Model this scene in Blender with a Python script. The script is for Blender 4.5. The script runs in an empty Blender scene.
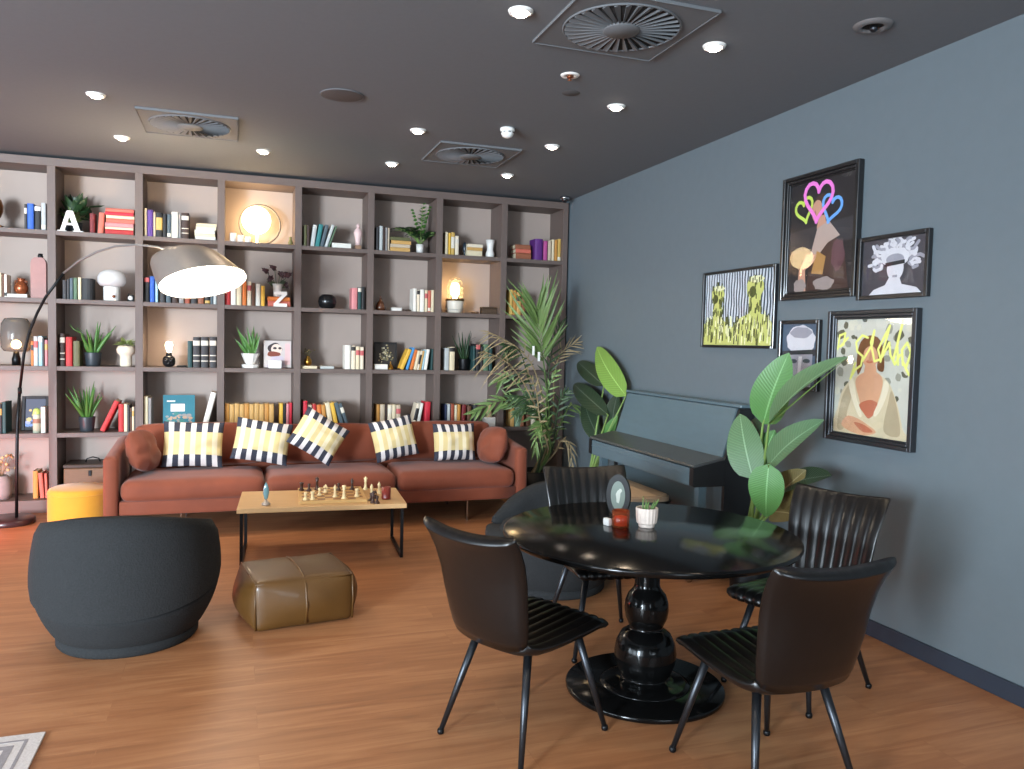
import bpy, math, random
from mathutils import Vector, Matrix, noise
C = bpy.context.scene.collection
sc = bpy.context.scene
rnd = random.Random(11)
PI = math.pi
# ------------------------------------------------------------------ camera
F, YAW, PIT, ROL = 788.55, .3361, .0514, .0229
CAM = Vector((1.5142, -7.9437, 1.6042))
_f = Vector((math.sin(YAW), math.cos(YAW), 0)); _r = Vector((math.cos(YAW), -math.sin(YAW), 0)); _u = Vector((0, 0, 1))
_d = _f*math.cos(PIT) - _u*math.sin(PIT); _u2 = _u*math.cos(PIT) + _f*math.sin(PIT)
_R = _r*math.cos(ROL) + _u2*math.sin(ROL); _U = _u2*math.cos(ROL) - _r*math.sin(ROL)
def ray(px, py): return _d + _R*((px-512)/F) - _U*((py-384.5)/F)
def atY(px, py, Y):
    v = ray(px, py); return CAM + v*((Y-CAM.y)/v.y)
def atX(px, py, X):
    v = ray(px, py); return CAM + v*((X-CAM.x)/v.x)
def atZ(px, py, Z=0.):
    v = ray(px, py); return CAM + v*((Z-CAM.z)/v.z)
cd = bpy.data.cameras.new('camera'); cam = bpy.data.objects.new('camera', cd); C.objects.link(cam)
cd.sensor_width = 36; cd.sensor_fit = 'HORIZONTAL'; cd.lens = F/1024*36
cam.matrix_world = Matrix(((_R.x, _U.x, -_d.x, CAM.x), (_R.y, _U.y, -_d.y, CAM.y), (_R.z, _U.z, -_d.z, CAM.z), (0, 0, 0, 1)))
sc.camera = cam
# ------------------------------------------------------------------ materials
def lin(c):
    return tuple((x/255/12.92 if x/255 <= .04045 else ((x/255+.055)/1.055)**2.4) for x in c) + (1.,)
_mats = {}
def mat(name, rgb, rough=.5, metal=0., var=.1, scale=12, stretch=(1, 1, 1), bump=0., coat=0., emit=0., ecol=None, spec=.5, detail=4, sheen=0.):
    if name in _mats: return _mats[name]
    m = bpy.data.materials.new(name); m.use_nodes = True
    nt = m.node_tree; b = nt.nodes['Principled BSDF']
    c = lin(rgb)
    tc = nt.nodes.new('ShaderNodeTexCoord'); mp = nt.nodes.new('ShaderNodeMapping'); nz = nt.nodes.new('ShaderNodeTexNoise')
    mp.inputs['Scale'].default_value = stretch; nz.inputs['Scale'].default_value = scale; nz.inputs['Detail'].default_value = detail
    nt.links.new(tc.outputs['Object'], mp.inputs['Vector']); nt.links.new(mp.outputs['Vector'], nz.inputs['Vector'])
    mx = nt.nodes.new('ShaderNodeMix'); mx.data_type = 'RGBA'
    mx.inputs[6].default_value = tuple(max(0, x*(1-var)) for x in c[:3]) + (1,)
    mx.inputs[7].default_value = tuple(min(1, x*(1+var)) for x in c[:3]) + (1,)
    nt.links.new(nz.outputs['Fac'], mx.inputs[0]); nt.links.new(mx.outputs[2], b.inputs['Base Color'])
    b.inputs['Roughness'].default_value = rough; b.inputs['Metallic'].default_value = metal
    b.inputs['Specular IOR Level'].default_value = spec
    if coat: b.inputs['Coat Weight'].default_value = coat; b.inputs['Coat Roughness'].default_value = .08
    if sheen: b.inputs['Sheen Weight'].default_value = sheen; b.inputs['Sheen Roughness'].default_value = .5
    if bump:
        bp = nt.nodes.new('ShaderNodeBump'); bp.inputs['Strength'].default_value = bump; bp.inputs['Distance'].default_value = .01
        nt.links.new(nz.outputs['Fac'], bp.inputs['Height']); nt.links.new(bp.outputs['Normal'], b.inputs['Normal'])
    if emit:
        b.inputs['Emission Color'].default_value = lin(ecol or rgb); b.inputs['Emission Strength'].default_value = emit
    _mats[name] = m
    return m
def glass(name, rgb, rough=.05, opacity=.25, refl=.08):
    """thin glass: tinted see-through sheet with mirror-like reflection"""
    if name in _mats: return _mats[name]
    m = bpy.data.materials.new(name); m.use_nodes = True; nt = m.node_tree
    for n in list(nt.nodes):
        if n.type != 'OUTPUT_MATERIAL': nt.nodes.remove(n)
    out = nt.nodes['Material Output']
    tr = nt.nodes.new('ShaderNodeBsdfTransparent'); tr.inputs[0].default_value = lin(rgb)
    df = nt.nodes.new('ShaderNodeBsdfDiffuse'); df.inputs[0].default_value = lin(rgb)
    gl = nt.nodes.new('ShaderNodeBsdfGlossy'); gl.inputs['Roughness'].default_value = rough
    a = nt.nodes.new('ShaderNodeMixShader'); a.inputs[0].default_value = opacity
    lw = nt.nodes.new('ShaderNodeLayerWeight'); pw = nt.nodes.new('ShaderNodeMath'); pw.operation = 'POWER'; pw.inputs[1].default_value = 5
    nt.links.new(lw.outputs['Facing'], pw.inputs[0]); fr = nt.nodes.new('ShaderNodeMath'); fr.operation = 'MULTIPLY_ADD'; fr.inputs[1].default_value = .5; fr.inputs[2].default_value = refl*.4
    lw.inputs[0].default_value = .5; nt.links.new(pw.outputs[0], fr.inputs[0])
    b = nt.nodes.new('ShaderNodeMixShader')
    nt.links.new(tr.outputs[0], a.inputs[1]); nt.links.new(df.outputs[0], a.inputs[2])
    nt.links.new(a.outputs[0], b.inputs[1]); nt.links.new(gl.outputs[0], b.inputs[2]); nt.links.new(fr.outputs[0], b.inputs[0])
    nt.links.new(b.outputs[0], out.inputs[0])
    _mats[name] = m
    return m
# ------------------------------------------------------------------ mesh builder
class MB:
    def __init__(s): s.v = []; s.f = []; s.m = []; s.s = []; s.uv = None
    def add(s, V, Fs, m=0, smooth=False, M=None):
        o = len(s.v)
        s.v += [tuple(M @ Vector(p)) if M is not None else tuple(p) for p in V]
        for q in Fs: s.f.append([o+i for i in q]); s.m.append(m); s.s.append(smooth)
        return s
    def box(s, x0, x1, y0, y1, z0, z1, m=0, ch=0., M=None):
        if x1 < x0: x0, x1 = x1, x0
        if y1 < y0: y0, y1 = y1, y0
        if z1 < z0: z0, z1 = z1, z0
        ch = min(ch, (x1-x0)*.45, (y1-y0)*.45, (z1-z0)*.45)
        if ch <= 0:
            V = [(x, y, z) for z in (z0, z1) for y in (y0, y1) for x in (x0, x1)]
            return s.add(V, [(0, 2, 3, 1), (4, 5, 7, 6), (0, 1, 5, 4), (2, 6, 7, 3), (0, 4, 6, 2), (1, 3, 7, 5)], m, False, M)
        lo = (x0, y0, z0); hi = (x1, y1, z1); V = []; idx = {}
        for cx in (0, 1):
            for cy in (0, 1):
                for cz in (0, 1):
                    c = (cx, cy, cz)
                    for ax in range(3):
                        p = []
                        for k in range(3):
                            e = hi[k] if c[k] else lo[k]
                            p.append(e if k == ax else e - (ch if c[k] else -ch))
                        idx[(c, ax)] = len(V); V.append(tuple(p))
        Fs = []
        for ax in range(3):
            b, d = [k for k in range(3) if k != ax]
            for sd in (0, 1):
                q = []
                for (i, j) in ((0, 0), (1, 0), (1, 1), (0, 1)):
                    c = [0, 0, 0]; c[ax] = sd; c[b] = i; c[d] = j; q.append(idx[(tuple(c), ax)])
                Fs.append(q)
            for i in (0, 1):
                for j in (0, 1):
                    c0 = [0, 0, 0]; c1 = [0, 0, 0]; c0[b] = c1[b] = i; c0[d] = c1[d] = j; c1[ax] = 1
                    c0 = tuple(c0); c1 = tuple(c1)
                    Fs.append([idx[(c0, b)], idx[(c1, b)], idx[(c1, d)], idx[(c0, d)]])
        for cx in (0, 1):
            for cy in (0, 1):
                for cz in (0, 1):
                    Fs.append([idx[((cx, cy, cz), k)] for k in range(3)])
        return s.add(V, Fs, m, False, M)
    def soft(s, cx, cy, cz, sx, sy, sz, r, n=8, m=0, M=None, bulge=(0, 0, 0), wob=0., seed=0):
        """rounded upholstered block, crowned by bulge"""
        h = (sx/2, sy/2, sz/2); r = min(r, min(h)*.98); V = []; Fs = []
        for ax in range(3):
            b, d = (ax+1) % 3, (ax+2) % 3
            for sd in (-1, 1):
                o = len(V)
                for i in range(n+1):
                    for j in range(n+1):
                        p = [0, 0, 0]; p[ax] = sd*h[ax]
                        p[b] = math.sin((i/n-.5)*PI)*h[b] if n > 5 else (2*i/n-1)*h[b]
                        p[d] = math.sin((j/n-.5)*PI)*h[d] if n > 5 else (2*j/n-1)*h[d]
                        q = [max(-h[k]+r, min(h[k]-r, p[k])) for k in range(3)]
                        dv = Vector([p[k]-q[k] for k in range(3)])
                        if dv.length > 1e-9: dv = dv.normalized()*r
                        w = [q[k]+dv[k] for k in range(3)]
                        for k in range(3):
                            if bulge[k]:
                                e = 1.
                                for l in range(3):
                                    if l != k: e *= max(0, 1-(w[l]/h[l])**2)
                                w[k] += bulge[k]*e*(w[k]/h[k])
                        if wob:
                            nv = noise.noise_vector(Vector((w[0]*5+seed, w[1]*5, w[2]*5)))
                            w = [w[k]+nv[k]*wob for k in range(3)]
                        V.append((w[0]+cx, w[1]+cy, w[2]+cz))
                for i in range(n):
                    for j in range(n):
                        a = o+i*(n+1)+j; q = [a, a+n+1, a+n+2, a+1]
                        Fs.append(q if sd > 0 else q[::-1])
        # weld the seams
        key = {}; mp = []; W = []
        for p in V:
            k = tuple(round(x, 5) for x in p)
            if k not in key: key[k] = len(W); W.append(p)
            mp.append(key[k])
        G = []
        for q in Fs:
            t = []
            for i in q:
                if mp[i] not in t: t.append(mp[i])
            if len(t) > 2: G.append(t)
        return s.add(W, G, m, True, M)
    def lathe(s, prof, seg=24, m=0, c=(0, 0, 0), M=None, smooth=True, sx=1., sy=1.):
        V = []; Fs = []; rings = []
        for (r, z) in prof:
            if r < 1e-6: rings.append([len(V)]); V.append((c[0], c[1], c[2]+z))
            else:
                rings.append(list(range(len(V), len(V)+seg)))
                for i in range(seg):
                    a = 2*PI*i/seg; V.append((c[0]+r*sx*math.cos(a), c[1]+r*sy*math.sin(a), c[2]+z))
        for A, B in zip(rings, rings[1:]):
            for i in range(seg):
                j = (i+1) % seg
                if len(A) == 1 and len(B) == 1: continue
                if len(A) == 1: Fs.append([A[0], B[j], B[i]])
                elif len(B) == 1: Fs.append([A[i], A[j], B[0]])
                else: Fs.append([A[i], A[j], B[j], B[i]])
        return s.add(V, Fs, m, smooth, M)
    def tube(s, pts, rad, seg=8, m=0, M=None, caps=True, closed=False):
        P = [Vector(p) for p in pts]; n = len(P); V = []; Fs = []
        R = rad if isinstance(rad, (list, tuple)) else [rad]*n
        up = None
        for i in range(n):
            t = (P[(i+1) % n]-P[i-1]) if closed else (P[min(i+1, n-1)]-P[max(i-1, 0)])
            t.normalize()
            if up is None: up = Vector((0, 0, 1)) if abs(t.z) < .9 else Vector((1, 0, 0))
            a = t.cross(up)
            if a.length < 1e-6: a = t.orthogonal()
            a.normalize(); b = a.cross(t).normalized(); up = b
            for k in range(seg):
                w = 2*PI*k/seg; V.append(tuple(P[i]+(a*math.cos(w)+b*math.sin(w))*R[i]))
        for i in range(n if closed else n-1):
            for k in range(seg):
                i2 = (i+1) % n; k2 = (k+1) % seg
                Fs.append([i*seg+k, i*seg+k2, i2*seg+k2, i2*seg+k])
        if caps and not closed: Fs += [list(range(seg))[::-1], [(n-1)*seg+k for k in range(seg)]]
        return s.add(V, Fs, m, True, M)
    def prism(s, poly, d0, d1, m=0, M=None, axes='xz'):
        """polygon in a plane, extruded along the third axis from d0 to d1"""
        n = len(poly); V = []
        for d in (d0, d1):
            for (a, b) in poly: V.append({'xz': (a, d, b), 'xy': (a, b, d), 'yz': (d, a, b)}[axes])
        Fs = [list(range(n))[::-1], list(range(n, 2*n))] + [[i, (i+1) % n, n+(i+1) % n, n+i] for i in range(n)]
        return s.add(V, Fs, m, False, M)
    def ball(s, c, r, m=0, seg=16, n=10, sz=1., M=None):
        return s.lathe([(r*math.sin(PI*i/n) if 0 < i < n else 0, -r*sz*math.cos(PI*i/n)) for i in range(n+1)], seg, m, c, M)
    def leaf(s, base, tip, width, nrm, m=0, seg=8, fold=.2, sag=0., power=1., taper=.45, M=None):
        B = Vector(base); T = Vector(tip); ax = T-B; L = ax.length
        sd = ax.cross(Vector(nrm))
        if sd.length < 1e-6: sd = ax.orthogonal()
        sd.normalize(); up = sd.cross(ax).normalized(); V = []; Fs = []
        for i in range(seg+1):
            t = i/seg
            w = width*.5*(math.sin(PI*min(1, t**taper if taper != 1 else t))**power) if 0 < t < 1 else width*.015
            c = B+ax*t + Vector((0, 0, -1))*sag*L*t*t + up*(.06*L*math.sin(PI*t))
            V += [c-sd*w+up*fold*w, c, c+sd*w+up*fold*w]
        for i in range(seg):
            a = 3*i; Fs += [[a, a+1, a+4, a+3], [a+1, a+2, a+5, a+4]]
        return s.add(V, Fs, m, True, M)
    def build(s, name, mats, parent=None, loc=None, M=None, ang=None):
        me = bpy.data.meshes.new(name); me.from_pydata(s.v, [], s.f)
        for k in (mats if isinstance(mats, (list, tuple)) else [mats]): me.materials.append(k)
        me.polygons.foreach_set('material_index', s.m); me.polygons.foreach_set('use_smooth', s.s)
        if s.uv:
            ul = me.uv_layers.new(name='UVMap')
            for lp in me.loops: ul.data[lp.index].uv = s.uv[lp.vertex_index]
        me.validate(); me.update()
        if not s.uv:
            import bmesh
            bm = bmesh.new(); bm.from_mesh(me); bmesh.ops.recalc_face_normals(bm, faces=bm.faces); bm.to_mesh(me); bm.free()
        o = bpy.data.objects.new(name, me); C.objects.link(o)
        if parent is not None: o.parent = parent
        if loc is not None: o.location = loc
        if M is not None: o.matrix_local = M
        return o
def tag(o, label, cat, group=None):
    o['label'] = label; o['category'] = cat
    if group: o['group'] = group
    return o
def thing(name, label, cat, loc=(0, 0, 0), rz=0., group=None, M=None):
    o = bpy.data.objects.new(name, None); C.objects.link(o); o.empty_display_size = .05
    if M is not None: o.matrix_world = M
    else: o.location = loc; o.rotation_euler = (0, 0, rz)
    return tag(o, label, cat, group)
def struct(o): o['kind'] = 'structure'; return o
def copy_thing(o, label=None):
    r = o.copy(); C.objects.link(r)
    if label: r['label'] = label
    for ch in o.children:
        c = ch.copy(); C.objects.link(c); c.parent = r; c.matrix_parent_inverse = ch.matrix_parent_inverse.copy()
        for g in ch.children:
            d = g.copy(); C.objects.link(d); d.parent = c; d.matrix_parent_inverse = g.matrix_parent_inverse.copy()
    return r
def T(x, y, z): return Matrix.Translation((x, y, z))
def R(a, ax): return Matrix.Rotation(math.radians(a), 4, ax)
# palette
m_wood = mat('shelf_wood', (99, 85, 79), .55, var=.14, scale=7, stretch=(6, 6, 1), bump=.05)
m_woodh = mat('shelf_wood_level', (99, 85, 79), .55, var=.14, scale=7, stretch=(1, 6, 6), bump=.05)
m_back = mat('shelf_back', (166, 149, 139), .75, var=.05, scale=5)
m_black = mat('black_metal', (24, 25, 27), .4, .6)
def clampv(mb, lo, hi):
    mb.v = [tuple(min(hi[k], max(lo[k], p[k])) for k in range(3)) for p in mb.v]
m_gun = mat('gunmetal', (60, 62, 66), .35, .85)
m_chrome = mat('chrome', (190, 192, 196), .15, 1., var=.03)
m_white = mat('white_ceramic', (232, 228, 222), .3, var=.03)
m_whitep = mat('white_plastic', (236, 236, 232), .4, var=.02)
m_rust = mat('rust_velvet', (121, 57, 33), .8, var=.28, scale=5, bump=.12, sheen=.12)
m_grey = mat('charcoal_fabric', (39, 40, 41), .95, var=.4, scale=120, bump=.3, detail=2, spec=.25)
m_yellow = mat('mustard_velvet', (212, 148, 36), .8, var=.1, scale=9, sheen=.3)
m_leather = mat('black_leather', (14, 13, 13), .3, var=.25, scale=16, bump=.06, coat=.12)
m_tbl = mat('black_lacquer', (11, 11, 11), .14, var=.2, scale=6, spec=.26)
m_oak = mat('oak', (196, 156, 108), .5, var=.16, scale=9, stretch=(1, 9, 9))
m_leaf = mat('leaf_green', (74, 118, 52), .45, var=.25, scale=9)
m_leafd = mat('leaf_dark', (36, 62, 34), .45, var=.25, scale=9)
m_stem = mat('stem_green', (120, 148, 78), .5)
m_soil = mat('soil', (44, 34, 28), .95, var=.3, scale=60, bump=.4)
m_brass = mat('brass', (170, 128, 58), .3, 1.)
m_pages = mat('book_pages', (222, 208, 178), .85, var=.08, scale=200, stretch=(1, 1, .05))
m_gold = mat('gilt', (196, 158, 84), .4, .7)
m_piano = mat('piano_teal', (88, 107, 115), .34, var=.12, scale=5, stretch=(4, 1, 4))
m_frame = mat('frame_black', (26, 26, 28), .3, var=.1, coat=.3)
m_silver = mat('frame_silver', (62, 64, 68), .34, .6)
# ------------------------------------------------------------------ the room
H, XR, XL, YB, YF = 3.170, 4.914, -5.6, .42, -10.2
def plank_mat():
    m = bpy.data.materials.new('oak_floor_planks'); m.use_nodes = True; nt = m.node_tree; b = nt.nodes['Principled BSDF']; L = nt.links.new
    tc = nt.nodes.new('ShaderNodeTexCoord')
    br = nt.nodes.new('ShaderNodeTexBrick'); br.offset = .37; br.inputs['Scale'].default_value = 1.
    br.inputs['Brick Width'].default_value = 1.6; br.inputs['Row Height'].default_value = .22; br.inputs['Mortar Size'].default_value = .0016; br.inputs['Mortar Smooth'].default_value = .3
    br.inputs['Color1'].default_value = (.28, .28, .28, 1); br.inputs['Color2'].default_value = (.72, .72, .72, 1); br.inputs['Mortar'].default_value = (.2, .2, .2, 1); br.inputs['Bias'].default_value = 0
    L(tc.outputs['Object'], br.inputs['Vector'])
    mp = nt.nodes.new('ShaderNodeMapping'); mp.inputs['Scale'].default_value = (.9, 9, 1); L(tc.outputs['Object'], mp.inputs['Vector'])
    ad = nt.nodes.new('ShaderNodeVectorMath'); ad.operation = 'MULTIPLY_ADD'; ad.inputs[1].default_value = (7, 7, 7); L(br.outputs['Color'], ad.inputs[0]); L(mp.outputs['Vector'], ad.inputs[2])
    nz = nt.nodes.new('ShaderNodeTexNoise'); nz.inputs['Scale'].default_value = 1.6; nz.inputs['Detail'].default_value = 8; nz.inputs['Roughness'].default_value = .62; nz.inputs['Distortion'].default_value = .8
    L(ad.outputs[0], nz.inputs['Vector'])
    mx = nt.nodes.new('ShaderNodeMath'); mx.operation = 'MULTIPLY_ADD'; mx.inputs[1].default_value = .22
    L(br.outputs['Color'], mx.inputs[0]); L(nz.outputs['Fac'], mx.inputs[2])
    cr = nt.nodes.new('ShaderNodeValToRGB'); e = cr.color_ramp.elements
    e[0].position = .24; e[0].color = lin((122, 80, 52)); e[1].position = .92; e[1].color = lin((186, 134, 92))
    k = e.new(.56); k.color = lin((156, 104, 68))
    L(mx.outputs[0], cr.inputs[0]); L(cr.outputs[0], b.inputs['Base Color'])
    b.inputs['Roughness'].default_value = .42
    bp = nt.nodes.new('ShaderNodeBump'); bp.inputs['Strength'].default_value = .08; bp.inputs['Distance'].default_value = .004
    L(br.outputs['Fac'], bp.inputs['Height']); bp.invert = True; L(bp.outputs[0], b.inputs['Normal'])
    return m
m_wall = mat('blue_grey_paint', (98, 109, 115), .62, var=.05, scale=14, bump=.03)
m_wall2 = mat('pale_plaster', (150, 148, 146), .8, var=.04)
m_ceil = mat('charcoal_ceiling', (104, 109, 114), .85, var=.05, scale=30, bump=.03)
struct(MB().box(XL-.2, XR+.2, YF-.2, YB+.2, -.12, 0).build('floor', plank_mat()))
struct(MB().box(XL-.2, XR+.2, YF-.2, YB+.2, H, H+.12).build('ceiling', m_ceil))
struct(MB().box(XL-.2, XR+.2, YB, YB+.15, 0, H).build('wall_back', m_wall2))
struct(MB().box(XR, XR+.15, YF, YB, 0, H).build('wall_right', m_wall))
# front and left walls carry the windows the daylight comes through (behind the camera)
def wall_open(name, axis, pos, a0, a1, holes):
    mb = MB()
    cuts = sorted(holes)
    def slab(u0, u1, z0, z1):
        if u1-u0 < 1e-4 or z1-z0 < 1e-4: return
        if axis == 'y': mb.box(u0, u1, pos-.15, pos, z0, z1)
        else: mb.box(pos-.15, pos, u0, u1, z0, z1)
    u = a0
    for (h0, h1, z0, z1) in cuts:
        slab(u, h0, 0, H); slab(h0, h1, 0, z0); slab(h0, h1, z1, H); u = h1
    slab(u, a1, 0, H)
    return struct(mb.build(name, m_wall2))
FW = [(-5.1, -3.1, .35, 2.85), (-2.9, -.9, .35, 2.85), (2.1, 4.1, .9, 2.7)]
LW = [(-9.4, -7.2, .35, 2.85), (-6.6, -4.4, .35, 2.85)]
wall_open('wall_front', 'y', YF, XL-.2, XR+.2, FW)
wall_open('wall_left', 'x', XL, YF, YB, LW)
m_pane = glass('window_glass', (240, 246, 250), .02, .02)
n = 0
for (h0, h1, z0, z1) in FW+LW:
    n += 1; front = (h0, h1, z0, z1) in FW
    def bx(mb, u0, u1, d0, d1, a, b):
        if front: mb.box(u0, u1, YF+d0, YF+d1, a, b)
        else: mb.box(XL+d0, XL+d1, u0, u1, a, b)
    fr = MB(); w = .06
    bx(fr, h0, h0+w, -.1, -.04, z0, z1); bx(fr, h1-w, h1, -.1, -.04, z0, z1); bx(fr, h0+w, h1-w, -.1, -.04, z0, z0+w); bx(fr, h0+w, h1-w, -.1, -.04, z1-w, z1)
    bx(fr, (h0+h1)/2-.025, (h0+h1)/2+.025, -.1, -.04, z0+w, z1-w)
    wo = struct(fr.build('window_%d' % n, m_black))
    g = MB(); bx(g, h0+w, h1-w, -.075, -.07, z0+w, z1-w); g.build('glass_pane', m_pane, wo)
base_m = mat('baseboard_navy', (42, 50, 62), .45, var=.08)
struct(MB().box(XR-.014, XR, YF, YB-.02, 0, .093, ch=.003).build('baseboard_right', base_m))
# ------------------------------------------------------------------ bookcase
P, DW, RP, BT = .70, .065, .59829, .0397
ZTL = 3.069; ZB = .1176; DEP = .385
def cx0(c): return (c-1)*P
def cx1(c): return c*P-DW
def rz(r): return ZTL-RP*r+BT if r < 5 else ZB
bc = thing('bookcase', 'tall grey-brown wooden bookcase of open square niches covering the whole back wall', 'bookcase', (0, 0, 0))
def child(mb, name, m, root): return mb.build(name, m, root)
for c in range(0, 9):
    x1 = cx0(c); x0 = x1-DW
    if c == 8: x1 = 4.892
    child(MB().box(x0, x1, 0, DEP, ZB, ZTL, ch=.0015), 'divider', m_wood, bc)
for c in range(0, 8):
    for r in range(1, 5):
        child(MB().box(cx0(c), cx1(c), .002, DEP, rz(r)-BT, rz(r), ch=.0012), 'shelf_board', m_woodh, bc)
child(MB().box(cx0(0)-DW, 4.892, 0, DEP, ZTL, ZTL+.0707, ch=.0015), 'top_board', m_woodh, bc)
child(MB().box(cx0(0)-DW, 4.892, .004, DEP, 0, ZB, ch=.0015), 'plinth', m_woodh, bc)
child(MB().box(cx0(0)-DW, 4.892, DEP, DEP+.018, 0, ZTL+.07), 'back_panel', m_back, bc)
# ------------------------------------------------------------------ books
COL = {'red': (176, 40, 40), 'dark red': (110, 26, 30), 'crimson': (196, 34, 54), 'salmon': (196, 100, 82), 'pink': (206, 130, 132), 'cream': (216, 200, 168), 'white': (226, 222, 212),
       'ivory': (222, 208, 184), 'tan': (196, 152, 88), 'ochre': (190, 132, 60), 'yellow': (220, 172, 62), 'orange': (206, 112, 46), 'brown': (98, 62, 42), 'dark brown': (58, 38, 30),
       'black': (26, 25, 27), 'charcoal': (52, 50, 52), 'grey': (136, 132, 130), 'silver': (180, 184, 182), 'slate': (74, 88, 96), 'navy': (32, 42, 74), 'blue': (44, 92, 182), 'pale blue': (160, 196, 208),
       'sky blue': (70, 140, 196), 'teal': (40, 116, 116), 'dark teal': (32, 66, 66), 'purple': (92, 58, 136), 'violet': (88, 36, 112), 'magenta': (170, 70, 130), 'olive': (92, 92, 58), 'green': (84, 110, 84),
       'pale green': (150, 176, 150), 'rust': (150, 70, 46), 'beige': (190, 172, 148), 'russet': (142, 84, 58), 'gold': (196, 160, 84)}
BANDS = {'gilt': (196, 158, 84), 'pale': (214, 206, 190), 'dark': (40, 36, 36), 'rose': (190, 90, 90), 'white': (230, 228, 222)}
def bmat(c): return mat('book_'+c.replace(' ', '_'), COL[c], .6, var=.14, scale=30)
def bandm(b): return mat('band_'+b, BANDS[b], .55, var=.06, scale=30)
def book_mb(t, h, d, style=0):
    mb = MB(); cv = min(.004, t*.18)
    mb.box(0, cv, 0, d, 0, h, 0, ch=.0008); mb.box(t-cv, t, 0, d, 0, h, 0, ch=.0008)
    # rounded spine
    n = 6; V = []; Fs = []
    for z in (0, h):
        for i in range(n+1):
            a = PI*i/n; V.append((t/2-math.cos(a)*t/2, -.16*t*math.sin(a), z))
        V += [(t, .006, z), (0, .006, z)]
    k = n+3
    Fs += [list(range(k))[::-1], list(range(k, 2*k))] + [[i, (i+1) % k, k+(i+1) % k, k+i] for i in range(k)]
    mb.add(V, Fs, 0)
    mb.box(cv, t-cv, .006, d-.005, .004, h-.004, 1)
    def band(z0, z1, m=2, inset=.0):
        V = []; Fs = []
        for z in (z0, z1):
            for i in range(n+1):
                a = PI*(.06+.88*i/n); V.append((t/2-math.cos(a)*(t/2+.0006), -.16*t*math.sin(a)-.0008, z))
        for i in range(n): Fs.append([i, i+1, n+1+i+1, n+1+i])
        mb.add(V, Fs, m)
    if style == 1: band(h*.62, h*.84)
    elif style == 2: band(h*.2, h*.23); band(h*.38, h*.41); band(h*.72, h*.88)
    elif style == 3: band(h*.05, h*.2)
    elif style == 4: band(h*.30, h*.80)
    elif style == 5: band(h*.8, h*.97)
    return mb
ORD = 'first second third fourth fifth sixth seventh eighth ninth tenth eleventh twelfth thirteenth fourteenth'.split()
PH = {(0, 1): 'top niche with the bronze figure', (1, 1): 'niche with the letter A', (2, 1): 'niche right above the arc lamp shade', (3, 1): 'niche with the moon lamp', (4, 1): 'niche with the pink statuette',
      (5, 1): 'top niche with the fern', (6, 1): 'niche with the white vase', (7, 1): 'top niche next to the blue wall', (0, 2): 'niche with the pink flask', (1, 2): 'niche with the mushroom lamp',
      (2, 2): 'niche behind the arc lamp shade', (3, 2): 'niche with the letter Z', (4, 2): 'niche with the round black vase', (5, 2): 'niche with the teardrop bottle', (6, 2): 'niche with the jar lamp',
      (7, 2): 'niche behind the palm tip', (0, 3): 'niche with the smoked glass lamp', (1, 3): 'niche with the column vase', (2, 3): 'niche with the bare bulb lamp', (3, 3): 'niche with the goblet planter',
      (4, 3): 'niche with the brass bud vase', (5, 3): 'niche with the dark flower picture', (6, 3): 'niche below the jar lamp', (0, 4): 'niche with the blue framed print', (1, 4): 'niche above the old trunk',
      (2, 4): 'niche with the teal picture book', (3, 4): 'niche with the long tan set', (4, 4): 'niche behind the diagonal cushion', (5, 4): 'niche behind the fourth striped cushion',
      (6, 4): 'niche behind the fifth striped cushion', (7, 4): 'lower niche behind the palm', (0, 5): 'bottom niche by the lamp foot'}
occ = {}
def quad_hit(a, b):
    for P1, P2 in ((a, b), (b, a)):
        for i in range(4):
            ex = P1[(i+1) % 4][0]-P1[i][0]; ez = P1[(i+1) % 4][1]-P1[i][1]; nx, nz = -ez, ex
            p = [q[0]*nx+q[1]*nz for q in P1]; s = [q[0]*nx+q[1]*nz for q in P2]
            if max(p) <= min(s)+1e-9 or max(s) <= min(p)+1e-9: return False
    return True
def quad(x, t, h, a):
    ca, sa = math.cos(a), math.sin(a); dz = t*sa if a > 0 else 0
    return [(x+px*ca+pz*sa, dz-px*sa+pz*ca) for px, pz in ((0, 0), (t, 0), (t, h), (0, h))]
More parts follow.
